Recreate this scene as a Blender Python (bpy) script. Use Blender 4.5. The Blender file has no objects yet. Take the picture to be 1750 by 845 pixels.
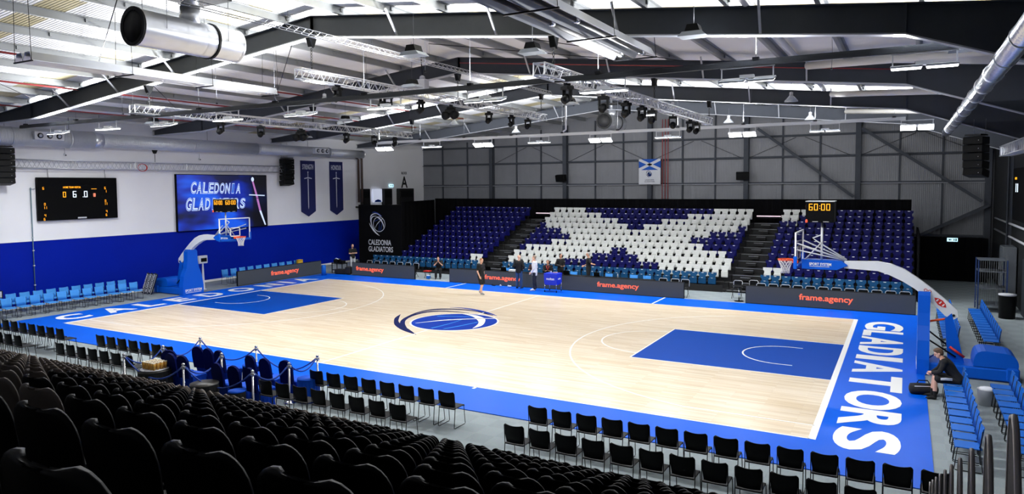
import bpy, bmesh, math, random
from mathutils import Vector, Matrix, Euler
random.seed(7)
PI = math.pi
SC = bpy.context.scene
COL = SC.collection

# ------------------------------------------------------------ camera, world, exposure
CAM = Vector((15.68597, -23.47398, 5.41053))
YAW, PITCH, ROLL, FPX = -0.50816, -0.05735, -0.0075, 1209.596
def cam_basis():
    cy, sy, cp, sp = math.cos(YAW), math.sin(YAW), math.cos(PITCH), math.sin(PITCH)
    f = Vector((sy*cp, cy*cp, sp)); rt = Vector((cy, -sy, 0)); up = rt.cross(f)
    r2 = rt*math.cos(ROLL)+up*math.sin(ROLL); u2 = -rt*math.sin(ROLL)+up*math.cos(ROLL)
    return r2, u2, f
_r, _u, _f = cam_basis()
cd = bpy.data.cameras.new('camera'); cam = bpy.data.objects.new('camera', cd); COL.objects.link(cam)
M = Matrix((( _r.x, _u.x, -_f.x, CAM.x), (_r.y, _u.y, -_f.y, CAM.y), (_r.z, _u.z, -_f.z, CAM.z), (0,0,0,1)))
cam.matrix_world = M
cd.sensor_width = 36; cd.lens = FPX/1750*36; cd.shift_y = -35/1750; cd.clip_start = .05; cd.clip_end = 300
SC.camera = cam
vs = SC.view_settings
vs.view_transform = 'Standard'; vs.look = 'None'; vs.gamma = 1; vs.use_curve_mapping = False
vs.exposure = 0.12
wd = bpy.data.worlds.new('world'); SC.world = wd; wd.use_nodes = True
wd.node_tree.nodes['Background'].inputs[0].default_value = (.5, .6, .8, 1)
wd.node_tree.nodes['Background'].inputs[1].default_value = .01
LAMP_DOWN = 218.0      # watts of each flood fixture towards the court
ROOF_FILL = 350.0         # watts of the added fill lamp above each fixture, aimed at the roof

def in_view(p, m=30):
    q = Vector(p)-CAM; d = q.dot(_f)
    if d < .25: return False
    x = 875+FPX*q.dot(_r)/d; y = 387.5-FPX*q.dot(_u)/d
    return -m < x < 1750+m and -m < y < 845+m

# ------------------------------------------------------------ materials
def lin(c): return tuple((v/12.92 if v <= .04045 else ((v+.055)/1.055)**2.4) for v in c)
def rgb(h): return lin(tuple(int(h[i:i+2], 16)/255 for i in (0, 2, 4)))
MATS = {}
def mat(name, col, rough=.6, metal=0, emit=None, es=0, var=0, vscale=4, bump=0, bscale=40, coat=0, alpha=1, trans=0, spec=None):
    if name in MATS: return MATS[name]
    m = bpy.data.materials.new(name); m.use_nodes = True; MATS[name] = m
    nt = m.node_tree; b = nt.nodes['Principled BSDF']
    c = rgb(col) if isinstance(col, str) else col
    b.inputs['Base Color'].default_value = (*c, 1)
    b.inputs['Roughness'].default_value = rough; b.inputs['Metallic'].default_value = metal
    if coat: b.inputs['Coat Weight'].default_value = coat; b.inputs['Coat Roughness'].default_value = .12
    if spec is not None: b.inputs['Specular IOR Level'].default_value = spec
    if emit:
        e = rgb(emit) if isinstance(emit, str) else emit
        b.inputs['Emission Color'].default_value = (*e, 1); b.inputs['Emission Strength'].default_value = es
    if alpha < 1: b.inputs['Alpha'].default_value = alpha
    if trans: b.inputs['Transmission Weight'].default_value = trans
    tc = nt.nodes.new('ShaderNodeTexCoord')
    if var:
        n = nt.nodes.new('ShaderNodeTexNoise'); n.inputs['Scale'].default_value = vscale; n.inputs['Detail'].default_value = 4
        nt.links.new(tc.outputs['Object'], n.inputs['Vector'])
        mx = nt.nodes.new('ShaderNodeMix'); mx.data_type = 'RGBA'
        mx.inputs['A'].default_value = (*[v*(1-var) for v in c], 1); mx.inputs['B'].default_value = (*[min(1, v*(1+var)) for v in c], 1)
        nt.links.new(n.outputs['Fac'], mx.inputs['Factor']); nt.links.new(mx.outputs['Result'], b.inputs['Base Color'])
    if bump:
        n = nt.nodes.new('ShaderNodeTexNoise'); n.inputs['Scale'].default_value = bscale
        nt.links.new(tc.outputs['Object'], n.inputs['Vector'])
        bp = nt.nodes.new('ShaderNodeBump'); bp.inputs['Strength'].default_value = bump; bp.inputs['Distance'].default_value = .01
        nt.links.new(n.outputs['Fac'], bp.inputs['Height']); nt.links.new(bp.outputs['Normal'], b.inputs['Normal'])
    return m

def wave_mat(name, col, scale, direction='Y', strength=.5, rough=.5, metal=0, var=.12, vs_=(1, 1, 1), dist=.02):
    """sheet metal: ribs from a wave texture, slow colour variation"""
    m = mat(name, col, rough, metal); nt = m.node_tree; b = nt.nodes['Principled BSDF']
    tc = nt.nodes.new('ShaderNodeTexCoord'); w = nt.nodes.new('ShaderNodeTexWave'); w.bands_direction = direction
    w.inputs['Scale'].default_value = scale; w.wave_profile = 'SIN'
    nt.links.new(tc.outputs['Object'], w.inputs['Vector'])
    bp = nt.nodes.new('ShaderNodeBump'); bp.inputs['Strength'].default_value = strength; bp.inputs['Distance'].default_value = dist
    nt.links.new(w.outputs['Fac'], bp.inputs['Height']); nt.links.new(bp.outputs['Normal'], b.inputs['Normal'])
    n = nt.nodes.new('ShaderNodeTexNoise'); n.inputs['Scale'].default_value = 1.2
    mp = nt.nodes.new('ShaderNodeMapping'); mp.inputs['Scale'].default_value = vs_
    nt.links.new(tc.outputs['Object'], mp.inputs['Vector']); nt.links.new(mp.outputs['Vector'], n.inputs['Vector'])
    c = rgb(col); mx = nt.nodes.new('ShaderNodeMix'); mx.data_type = 'RGBA'
    mx.inputs['A'].default_value = (*[v*(1-var) for v in c], 1); mx.inputs['B'].default_value = (*[min(1, v*(1+var)) for v in c], 1)
    nt.links.new(n.outputs['Fac'], mx.inputs['Factor']); nt.links.new(mx.outputs['Result'], b.inputs['Base Color'])
    return m

def wood_mat():
    m = mat('maple_boards', 'ecd9bb', .3, spec=.35); nt = m.node_tree; b = nt.nodes['Principled BSDF']
    tc = nt.nodes.new('ShaderNodeTexCoord')
    br = nt.nodes.new('ShaderNodeTexBrick'); br.inputs['Scale'].default_value = 1
    br.inputs['Brick Width'].default_value = 1.7; br.inputs['Row Height'].default_value = .085; br.inputs['Mortar Size'].default_value = .0012
    br.inputs['Color1'].default_value = (*rgb('ecdfcb'), 1); br.inputs['Color2'].default_value = (*rgb('dac7a8'), 1); br.inputs['Mortar'].default_value = (*rgb('b49a78'), 1)
    nt.links.new(tc.outputs['Object'], br.inputs['Vector'])
    mp = nt.nodes.new('ShaderNodeMapping'); mp.inputs['Scale'].default_value = (.5, 9, 1)
    n = nt.nodes.new('ShaderNodeTexNoise'); n.inputs['Scale'].default_value = 1.4; n.inputs['Detail'].default_value = 5
    nt.links.new(tc.outputs['Object'], mp.inputs['Vector']); nt.links.new(mp.outputs['Vector'], n.inputs['Vector'])
    r = nt.nodes.new('ShaderNodeValToRGB'); r.color_ramp.elements[0].position = .3; r.color_ramp.elements[0].color = (.80, .76, .70, 1); r.color_ramp.elements[1].position = .7; r.color_ramp.elements[1].color = (1, 1, 1, 1)
    nt.links.new(n.outputs['Fac'], r.inputs['Fac'])
    mx = nt.nodes.new('ShaderNodeMix'); mx.data_type = 'RGBA'; mx.blend_type = 'MULTIPLY'; mx.inputs['Factor'].default_value = 1
    nt.links.new(br.outputs['Color'], mx.inputs['A']); nt.links.new(r.outputs['Color'], mx.inputs['B']); nt.links.new(mx.outputs['Result'], b.inputs['Base Color'])
    return m

def carpet_mat():
    m = mat('grey_carpet_tiles', '7d8588', .95, spec=.1); nt = m.node_tree; b = nt.nodes['Principled BSDF']
    tc = nt.nodes.new('ShaderNodeTexCoord')
    ck = nt.nodes.new('ShaderNodeTexChecker'); ck.inputs['Scale'].default_value = 2
    ck.inputs['Color1'].default_value = (*rgb('8e979a'), 1); ck.inputs['Color2'].default_value = (*rgb('899295'), 1)
    nt.links.new(tc.outputs['Object'], ck.inputs['Vector'])
    n = nt.nodes.new('ShaderNodeTexNoise'); n.inputs['Scale'].default_value = 60; nt.links.new(tc.outputs['Object'], n.inputs['Vector'])
    mx = nt.nodes.new('ShaderNodeMix'); mx.data_type = 'RGBA'; mx.blend_type = 'OVERLAY'; mx.inputs['Factor'].default_value = .35
    nt.links.new(ck.outputs['Color'], mx.inputs['A']); nt.links.new(n.outputs['Color'], mx.inputs['B']); nt.links.new(mx.outputs['Result'], b.inputs['Base Color'])
    return m

WOOD = wood_mat(); CARPET = carpet_mat()
BLUE = mat('court_blue_paint', '0057cf', .4, var=.06, vscale=.8, spec=.08)
KEYBLUE = mat('key_blue_paint', '003f9a', .5, var=.05, spec=.04)
LINEW = mat('white_line_paint', 'f6f5f1', .35)
LOGOB = mat('logo_royal_blue', '023093', .6, var=.1, vscale=1.5, spec=.03)
LOGON = mat('logo_navy', '04114a', .6, spec=.03)
LOGOC = mat('logo_light_blue', '2f7fd0', .6, spec=.05)
WHITEWALL = mat('white_wall_paint', 'f3f3f5', .7, var=.05, vscale=.6)
BLUEWALL = mat('blue_wall_paint', '001c98', .55, var=.18, vscale=.4, spec=.08)
CLAD = wave_mat('grey_cladding', '77797e', 3.2, 'X', .35, .5, 0, .12)
ROOF = wave_mat('white_roof_liner', 'eceded', 3.0, 'Y', .5, .55, 0, .05)
SKYL = wave_mat('cream_rooflight', 'b7ad88', 3.0, 'Y', .5, .5, 0, .18)
PURL = mat('galvanised_purlin', '96999a', .5, .3, var=.12, vscale=2)
STEEL = mat('dark_grey_steel', '464a51', .7, 0, var=.1, spec=.15)
FLANGE = mat('flange_grey', 'a9acb3', .5)
BLACK = mat('matt_black', '0b0b0d', .7)
BLKDRAPE = mat('black_drape', '060608', .95, spec=.1)
BLKPL = mat('black_plastic', '060708', .5, spec=.2)
DKMET = mat('black_metal_rod', '15161a', .35, .6)
ALU = mat('aluminium_tube', 'c6c8cc', .35, .7)
ZINC = wave_mat('spiral_duct_zinc', 'cfd3d8', 5.0, 'Y', .6, .35, .45, .1)
SMZINC = mat('smooth_duct_steel', 'cdd0d5', .3, .65, var=.08)
FOIL = mat('crumpled_foil', 'd0d4dc', .25, .9, bump=.9, bscale=12)
GREYW = mat('painted_light_grey', 'c9cbd0', .5)
NAVYPL = mat('navy_seat_plastic', '080a4c', .5, spec=.12)
WHITEPL = mat('pale_grey_seat_plastic', 'dcded9', .45)
TEALPL = mat('teal_seat_plastic', '12466f', .5, spec=.15)
NUMPL = mat('seat_number_plate', 'eeeeee', .3, .2)
BLUECH = mat('blue_chair_plastic', '1260ba', .5, var=.05, spec=.2)
BLUECH_LIT = mat('blue_chair_plastic_lit', '4694dc', .5, var=.05, spec=.2)  # same blue chair, lighter because the light on it is put into the colour
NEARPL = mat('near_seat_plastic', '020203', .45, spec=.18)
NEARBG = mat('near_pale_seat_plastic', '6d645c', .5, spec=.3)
ORANGE = mat('rim_orange', 'ff5a14', .4)
HOOPB = mat('hoop_padding_blue', '0055c4', .5, spec=.2)
HOOPW = mat('hoop_arm_white', 'dfe1e2', .35)
NETW = mat('net_white', 'f2f2f2', .8)
RED = mat('red_paint', 'c3261c', .45)
REDPIPE = mat('red_pipe_paint', 'a23b3b', .5)
CABLE = mat('steel_wire', '6d7076', .5, .5)
SCRBLK = mat('screen_black', '030304', .7, spec=.1)
LEDGREY = mat('led_panel_slate', '1b1e22', .35, emit='363b42', es=.75)
LEDORG = mat('led_orange', '331008', .5, emit='ff6a4c', es=1.1)
AMBER = mat('amber_digits', '221400', .5, emit='ffa51a', es=1.7)
WDIG = mat('white_digits', '222222', .5, emit='dcecff', es=1.8)
TUBE = mat('lamp_led', 'ffffff', .5, emit=(1, 1, 1), es=14)
TUBE2 = mat('lamp_led_edge', 'ffffff', .5, emit=(1, 1, 1), es=5)
LGLASS = mat('clear_diffuser', 'bfc6cc', .25, .3)
SIGNG = mat('exit_sign_face', '111111', .4, emit='b9ecff', es=1.5)
NOSING = mat('aluminium_nosing', 'c9ccd2', .3, .5)
TIER = mat('stand_black_deck', '08080a', .8)
SKIN = mat('skin', 'cf9a7d', .5, var=.05, vscale=9)
SKIN2 = mat('skin_pink', 'e0ae94', .5, var=.05, vscale=9)
DENIM = mat('blue_denim', '2c4a72', .85, var=.25, vscale=7)
TBLACK = mat('black_cloth', '0c0c0f', .85, var=.2, vscale=6)
TNAVY = mat('dark_navy_cloth', '141c2e', .85, var=.2, vscale=6)
TWHITE = mat('white_cloth', 'e6e8ee', .8, var=.06, vscale=6)
SPANDEX = mat('spandex_cover_shaded', '031050', .7, var=.1, vscale=3, spec=.06)  # chair cover with the shade on its unlit backs put into the colour
SPANDEXS = mat('spandex_skirt_lit', '0a3aa8', .7, var=.1, vscale=3, spec=.1)  # same chair cover, light on the skirt put into the colour
SPANDEXT = mat('spandex_cover_lit', '0a52cc', .6, var=.08, vscale=3, spec=.15)  # same chair cover, light on the seats put into the colour; tables share it
CHROME = mat('polished_chrome', 'e6e6e8', .12, 1)
ROPE = mat('blue_rope', '2447a0', .8)
GOLD = mat('amber_beer', 'd9a64a', .25, spec=.5)
GLASS = mat('clear_backboard_glass', 'ffffff', .05, trans=1)
GLASS.node_tree.nodes['Principled BSDF'].inputs['IOR'].default_value = 1.02

# ------------------------------------------------------------ mesh builder
class MB:
    def __init__(s): s.v = []; s.f = []; s.m = []; s.mats = []; s.sm = []
    def mi(s, m):
        if m not in s.mats: s.mats.append(m)
        return s.mats.index(m)
    def add(s, vs_, fs, m, smooth=False):
        n = len(s.v); k = s.mi(m); s.v += [tuple(v) for v in vs_]
        for f in fs: s.f.append(tuple(i+n for i in f)); s.m.append(k); s.sm.append(smooth)
        return s
    def box(s, c, d, m, rot=None):
        x, y, z = d[0]/2, d[1]/2, d[2]/2
        P = [Vector((a*x, b*y, e*z)) for a in (-1, 1) for b in (-1, 1) for e in (-1, 1)]
        if rot is not None: P = [rot @ p for p in P]
        c = Vector(c)
        return s.add([p+c for p in P], [(0, 1, 3, 2), (4, 6, 7, 5), (0, 4, 5, 1), (2, 3, 7, 6), (0, 2, 6, 4), (1, 5, 7, 3)], m)
    def rbox(s, c, d, m, r=.02, rot=None):
        """box with chamfered vertical and horizontal edges"""
        x, y, z = d[0]/2, d[1]/2, d[2]/2; r = min(r, x*.9, y*.9, z*.9)
        rings = []
        for (zz, k) in ((-z, 1), (-z+r, 0), (z-r, 0), (z, 1)):
            a, b = x-(r if k else 0), y-(r if k else 0)
            e = r*.6
            rings.append([Vector(p) for p in ((-a+e, -b, zz), (a-e, -b, zz), (a, -b+e, zz), (a, b-e, zz), (a-e, b, zz), (-a+e, b, zz), (-a, b-e, zz), (-a, -b+e, zz))])
        V = [p for rg in rings for p in rg]; F = []
        for i in range(3):
            for j in range(8): F.append((i*8+j, i*8+(j+1) % 8, (i+1)*8+(j+1) % 8, (i+1)*8+j))
        F.append(tuple(range(7, -1, -1))); F.append(tuple(24+j for j in range(8)))
        if rot is not None: V = [rot @ p for p in V]
        c = Vector(c); return s.add([p+c for p in V], F, m)
    def bar(s, p0, p1, w, h, m, up=(0, 0, 1)):
        p0, p1 = Vector(p0), Vector(p1); d = (p1-p0).normalized(); u = Vector(up)
        if abs(d.dot(u)) > .99: u = Vector((1, 0, 0))
        a = d.cross(u).normalized(); b = a.cross(d)
        V = [p+a*(sx*w/2)+b*(sz*h/2) for p in (p0, p1) for sx, sz in ((-1, -1), (1, -1), (1, 1), (-1, 1))]
        return s.add(V, [(3, 2, 1, 0), (4, 5, 6, 7), (0, 1, 5, 4), (1, 2, 6, 5), (2, 3, 7, 6), (3, 0, 4, 7)], m)
    def tube(s, pts, r, m, n=8, cap=True, closed=False, smooth=True):
        pts = [Vector(p) for p in pts]; N = len(pts)
        rr = r if isinstance(r, (list, tuple)) else [r]*N
        t0 = (pts[1]-pts[0]).normalized(); u = Vector((0, 0, 1))
        if abs(t0.dot(u)) > .95: u = Vector((1, 0, 0))
        a = t0.cross(u).normalized(); V = []; F = []
        for i, p in enumerate(pts):
            if closed: t = (pts[(i+1) % N]-pts[i-1]).normalized()
            else: t = (pts[min(i+1, N-1)]-pts[max(i-1, 0)]).normalized()
            a = (a-t*a.dot(t)).normalized(); b = t.cross(a)
            for k in range(n):
                an = 2*PI*k/n; V.append(p+(a*math.cos(an)+b*math.sin(an))*rr[i])
        for i in range(N if closed else N-1):
            j = (i+1) % N
            for k in range(n): F.append((i*n+k, i*n+(k+1) % n, j*n+(k+1) % n, j*n+k))
        if cap and not closed: F.append(tuple(range(n-1, -1, -1))); F.append(tuple((N-1)*n+k for k in range(n)))
        return s.add(V, F, m, smooth)
    def lathe(s, prof, m, c=(0, 0, 0), n=16, smooth=True):
        V = []; F = []; c = Vector(c)
        for r, z in prof:
            for k in range(n): V.append(c+Vector((r*math.cos(2*PI*k/n), r*math.sin(2*PI*k/n), z)))
        for i in range(len(prof)-1):
            for k in range(n): F.append((i*n+k, i*n+(k+1) % n, (i+1)*n+(k+1) % n, (i+1)*n+k))
        F.append(tuple(range(n-1, -1, -1))); F.append(tuple((len(prof)-1)*n+k for k in range(n)))
        return s.add(V, F, m, smooth)
    def prism(s, poly, o, ax, ay, th, m):
        """extrude a 2-D polygon lying in the plane (ax, ay) at o by thickness th along ax x ay (centred)"""
        o, ax, ay = Vector(o), Vector(ax), Vector(ay); nz = ax.cross(ay).normalized(); n = len(poly)
        V = [o+ax*x+ay*y-nz*th/2 for x, y in poly]+[o+ax*x+ay*y+nz*th/2 for x, y in poly]
        F = [tuple(range(n-1, -1, -1)), tuple(n+i for i in range(n))]+[(i, (i+1) % n, n+(i+1) % n, n+i) for i in range(n)]
        return s.add(V, F, m)
    def ball(s, c, r, m, n=10, k=7, rot=None):
        c = Vector(c); r = Vector(r) if not isinstance(r, (int, float)) else Vector((r, r, r)); V = [Vector((0, 0, -1))]; F = []
        for i in range(1, k):
            t = PI*i/k-PI/2
            for j in range(n): V.append(Vector((math.cos(t)*math.cos(2*PI*j/n), math.cos(t)*math.sin(2*PI*j/n), math.sin(t))))
        V.append(Vector((0, 0, 1)))
        for j in range(n):
            F.append((0, 1+(j+1) % n, 1+j)); e = len(V)-1; F.append((e, e-n+j, e-n+(j+1) % n))
        for i in range(k-2):
            for j in range(n): F.append((1+i*n+j, 1+i*n+(j+1) % n, 1+(i+1)*n+(j+1) % n, 1+(i+1)*n+j))
        V = [Vector((v.x*r.x, v.y*r.y, v.z*r.z)) for v in V]
        if rot is not None: V = [rot @ v for v in V]
        return s.add([v+c for v in V], F, m, True)
    def text(s, body, o, ax, ay, w, h, m, th=.004, bold=0.0, font_w=None):
        """lettering filling a w x h box whose lower left corner is o; ax, ay unit vectors"""
        cu = bpy.data.curves.new('t', 'FONT'); cu.body = body; cu.size = 1; cu.offset = bold; cu.resolution_u = 5; cu.extrude = .01
        ob = bpy.data.objects.new('t', cu); COL.objects.link(ob)
        dg = bpy.context.evaluated_depsgraph_get(); me = bpy.data.meshes.new_from_object(ob.evaluated_get(dg))
        xs = [v.co.x for v in me.vertices]; ys = [v.co.y for v in me.vertices]
        x0, x1, y0, y1 = min(xs), max(xs), min(ys), max(ys)
        o, ax, ay = Vector(o), Vector(ax), Vector(ay); nz = ax.cross(ay).normalized()
        V = [o+ax*((v.co.x-x0)/(x1-x0)*w)+ay*((v.co.y-y0)/(y1-y0)*h)+nz*(th if v.co.z > 0 else 0) for v in me.vertices]
        s.add(V, [tuple(p.vertices) for p in me.polygons], m)
        bpy.data.objects.remove(ob); bpy.data.curves.remove(cu); bpy.data.meshes.remove(me)
        return s
    def build(s, name, parent=None):
        me = bpy.data.meshes.new(name); me.from_pydata(s.v, [], s.f)
        for m in s.mats: me.materials.append(m)
        me.polygons.foreach_set('material_index', s.m); me.polygons.foreach_set('use_smooth', s.sm); me.update()
        o = bpy.data.objects.new(name, me); COL.objects.link(o)
        if parent: o.parent = parent
        return o

def seg_digits(mb, txt, o, ax, ay, h, m, nz=(0, 0, 0), th=.01, adv=.72):
    """seven segment lettering"""
    S = {'0': 'abcdef', '1': 'bc', '2': 'abged', '3': 'abgcd', '4': 'fgbc', '5': 'afgcd', '6': 'afgedc', '7': 'abc', '8': 'abcdefg', '9': 'abcdfg'}
    o, ax, ay = Vector(o), Vector(ax), Vector(ay); n = ax.cross(ay); w = h*.52; t = h*.105; x = 0
    def seg(a, b, c_, d):
        mb.prism([(x+a, b), (x+c_, b), (x+c_, d), (x+a, d)], o+n*th/2, ax, ay, th, m)
    for ch in txt:
        if ch == ':':
            seg(.02*h, h*.25, .02*h+t, h*.25+t); seg(.02*h, h*.62, .02*h+t, h*.62+t); x += h*.26; continue
        if ch == '.': seg(.02*h, 0, .02*h+t, t); x += h*.24; continue
        if ch == ' ': x += h*.6; continue
        for s_ in S[ch]:
            {'a': lambda: seg(0, h-t, w, h), 'd': lambda: seg(0, 0, w, t), 'g': lambda: seg(0, h/2-t/2, w, h/2+t/2),
             'f': lambda: seg(0, h/2, t, h), 'b': lambda: seg(w-t, h/2, w, h), 'e': lambda: seg(0, 0, t, h/2), 'c': lambda: seg(w-t, 0, w, h/2)}[s_]()
        x += h*adv
    return x

def tag(o, label, cat, group=None, kind=None):
    if label: o['label'] = label
    if cat: o['category'] = cat
    if group: o['group'] = group
    if kind: o['kind'] = kind
    return o
def thing(name, label, cat, loc=(0, 0, 0), rz=0, group=None):
    o = bpy.data.objects.new(name, None); COL.objects.link(o); o.empty_display_size = .2
    o.location = loc; o.rotation_euler = (0, 0, rz); return tag(o, label, cat, group)
def single(name, label, cat, mb, loc=(0, 0, 0), rz=0, group=None, kind=None):
    o = mb.build(name); o.location = loc; o.rotation_euler = (0, 0, rz); return tag(o, label, cat, group, kind)
def struct(name, mb, parent=None, label=None):
    o = mb.build(name, parent)
    if not parent: o['kind'] = 'structure'
    if label: o['label'] = label
    return o
def dup(root, loc, rz=None, label=None, group=None):
    r = root.copy(); COL.objects.link(r); r.location = loc
    if rz is not None: r.rotation_euler = (0, 0, rz)
    if label: r['label'] = label
    if group: r['group'] = group
    for ch in list(root.children):
        c = ch.copy(); COL.objects.link(c); c.parent = r
        for g in list(ch.children):
            d = g.copy(); COL.objects.link(d); d.parent = c
    return r
ONES = ['', 'first', 'second', 'third', 'fourth', 'fifth', 'sixth', 'seventh', 'eighth', 'ninth', 'tenth', 'eleventh', 'twelfth', 'thirteenth', 'fourteenth', 'fifteenth', 'sixteenth', 'seventeenth', 'eighteenth', 'nineteenth']
TENS = ['', '', 'twenty', 'thirty', 'forty', 'fifty', 'sixty', 'seventy']
def nth(n):
    if n < 20: return ONES[n]
    t, o = divmod(n, 10)
    return TENS[t]+'-'+ONES[o] if o else TENS[t][:-1]+'ieth'
# ------------------------------------------------------------ the hall
XL, XR, YN, YF = -19.5, 20.0, -24.6, 24.6
def zr(x): return 10.8-.105*abs(x)
b = MB(); b.box((.25, 0, -.07), (39.9, 49.8, .1), CARPET); struct('floor', b)
b = MB(); b.box((XL-.1, 0, 6.0), (.2, 49.4, 5.9), WHITEWALL); b.box((XL-.1, 20.6, 1.53), (.2, 8.1, 3.05), BLACK)
b.box((XL-.1, -4.2, 1.525), (.2, 41.5, 3.05), BLUEWALL); b.box((XL+.005, -4.2, 3.05), (.03, 41.5, .05), WHITEWALL)
struct('wall_left', b)
b = MB(); b.box((XL+.03, -4.2, .06), (.06, 41.0, .12), LINEW); struct('baseboard_left', b)
RW = mat('right_wall_slate', '16191c', .7, var=.1)
b = MB(); b.box((XR+.1, 0, 4.4), (.2, 49.4, 9), RW); struct('wall_right', b)
b = MB(); P = [(XL, 0), (XR, 0), (XR, zr(XR)), (0, zr(0)), (XL, zr(XL))]
b.prism(P, (0, YF+.1, 0), (1, 0, 0), (0, 0, 1), .2, CLAD); struct('wall_far', b)
b = MB(); b.prism(P, (0, YN-.1, 0), (1, 0, 0), (0, 0, 1), .2, CLAD); struct('wall_near', b)
# roof: two slopes of ribbed liner with cream rooflight strips across them
roofbm = MB()
bands = [(-12.95, -12.1), (-9.0, -8.1), (-6.5, -5.9), (6.6, 7.5), (14.6, 15.6), (20.5, 21.5)]
ys = [YN]; ks = []
for a, c in bands: ks += [0, 1]; ys += [a, c]
ks.append(0); ys.append(YF)
for sgn in (-1, 1):
    xe = XR+.1 if sgn > 0 else -XL+.1
    for i in range(len(ks)):
        y0, y1 = ys[i], ys[i+1]; m_ = SKYL if ks[i] else ROOF
        V = [(0, y0, zr(0)), (0, y1, zr(0)), (sgn*xe, y1, zr(xe)), (sgn*xe, y0, zr(xe))]
        V += [(x, y, z+.12) for x, y, z in V]
        F = [(0, 1, 2, 3), (7, 6, 5, 4), (0, 4, 5, 1), (1, 5, 6, 2), (2, 6, 7, 3), (3, 7, 4, 0)]
        roofbm.add(V, F, m_)
struct('ceiling', roofbm)

# purlins
side_name = {-1: 'left', 1: 'right'}
for sgn in (-1, 1):
    pu0 = None; k = 0; x = 1.1
    while x < 19.3:
        k += 1; lab = 'grey steel roof purlin, %s from the ridge on the %s slope' % (nth(k), side_name[sgn])
        z = zr(x)
        if pu0 is None:
            b = MB(); b.box((0, 0, -.11), (.025, 48.9, .22), PURL); b.box((.04, 0, -.015), (.09, 48.9, .02), PURL); b.box((-.04, 0, -.21), (.09, 48.9, .02), PURL)
            for y in range(-6, 7): b.box((.03, y*4+.5, -.1), (.05, .06, .1), PURL)
            pu0 = single('roof_purlin', lab, 'roof beam', b, (sgn*x, 0, z), 0, 'roof purlins')
        else: dup(pu0, (sgn*x, 0, z), None, lab)
        x += 1.85
# portal frames
def frame(y, name):
    t = thing('portal_frame', name, 'roof beam', (0, y, 0), 0, 'steel portal frames across the roof')
    for sgn in (-1, 1):
        xe = (XR if sgn > 0 else -XL)-.02
        top = lambda x: zr(x)-.27
        P_ = [(0, top(0)), (sgn*xe, top(xe)), (sgn*xe, 6.75 if sgn > 0 else 8.24), (sgn*15.6, 8.3), (0, 9.93)]
        w = MB(); w.prism(P_, (0, 0, 0), (1, 0, 0), (0, 0, 1), .03, STEEL)
        for x in (.0, 15.6): w.box((sgn*x, 0, (top(x)+(9.93 if x == 0 else 8.3))/2), (.03, .22, top(x)-(9.93 if x == 0 else 8.3)), STEEL)
        w.build('rafter_web', t)
        f = MB(); f.bar((0, 0, top(0)), (sgn*xe, 0, top(xe)), .24, .025, STEEL)
        f.bar((0, 0, 9.93), (sgn*15.6, 0, 8.3), .24, .03, FLANGE); f.bar((sgn*15.6, 0, 8.3), (sgn*xe, 0, 6.75 if sgn > 0 else 8.24), .24, .03, FLANGE)
        f.build('rafter_flange', t)
        c = MB(); xc = xe+.02
        c.box((sgn*xc, 0, 3.6), (.03 if 0 else .42, .02, 7.3), STEEL); c.box((sgn*(xc-.2), 0, 3.6), (.02, .26, 7.3), STEEL); c.box((sgn*(xc+.2), 0, 3.6), (.02, .26, 7.3), STEEL)
        if abs(y) < 24 and sgn > 0: c.build('column', t)
        for x in (3.2, 6.4, 9.7, 12.9):
            for q in (-1,):
                fb = MB(); lz = 9.93-(9.93-8.3)*x/15.6
                fb.bar((sgn*x, -.05, lz+.03), (sgn*(x+.05), -.62, zr(x)-.22), .05, .05, FLANGE, up=(1, 0, 0)); fb.build('fly_brace', t)
    return t
FR = [(-7.5, 'nearest steel roof frame, black against the light, across the top of the hall'), (.5, 'grey steel roof frame over mid court, second from the camera'),
      (8.5, 'grey steel roof frame above the far touchline, third from the camera'), (16.5, 'dark steel roof frame above the far seats')]
for y, n in FR: frame(y, n)
# gable steelwork
gx = [-12.73, -6.4, .07, 6.55, 13.1, 19.7]
for i, x in enumerate(gx):
    b = MB(); h = zr(x)-.3
    b.box((0, 0, h/2), (.02, .36, h), STEEL); b.box((0, -.18, h/2), (.3, .025, h), STEEL); b.box((0, .16, h/2), (.3, .025, h), STEEL)
    single('gable_column', 'dark steel column on the grey far wall, %s from the left' % nth(i+1), 'column', b, (x, 24.38, 0), 0, 'columns of the far wall')
mx_ = [-17.5, -15.1, -10.6, -8.5, -4.1, -1.95, 2.3, 4.5, 8.75, 10.95, 15.3, 17.5]
for i, x in enumerate(mx_):
    b = MB(); h = zr(x)-.3; b.box((0, 0, h/2), (.09, .1, h), STEEL)
    single('wall_post', 'thin dark post on the grey far wall, %s thin post from the left' % nth(i+1), 'post', b, (x, 24.54, 0), 0, 'thin posts of the far wall')
for i, (z, n) in enumerate([(2.3, 'lowest'), (5.42, 'second lowest'), (7.08, 'third lowest'), (8.4, 'highest')]):
    b = MB(); b.box((0, 0, 0), (39.3, .18, .035), STEEL if i != 1 else FLANGE); b.box((0, .08, .06), (39.3, .02, .12), STEEL)
    single('wall_rail', '%s horizontal steel rail along the far wall' % n, 'rail', b, (.25, 24.44, z), 0, 'horizontal rails of the far wall')
for (p, q, n) in [((7.3, 8.95), (12.9, 4.6), 'left of the two diagonal braces on the far wall'), ((13.3, 8.7), (19.4, 4.35), 'right of the two long diagonal braces on the far wall'), ((16.3, 2.3), (19.75, 4.15), 'short diagonal brace rising into the far right corner')]:
    b = MB(); b.bar((p[0], 0, p[1]), (q[0], 0, q[1]), .16, .3, STEEL, up=(0, 1, 0)); single('diagonal_brace', 'dark steel %s' % n, 'brace', b, (0, 24.0, 0), 0)
k = 0
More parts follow.
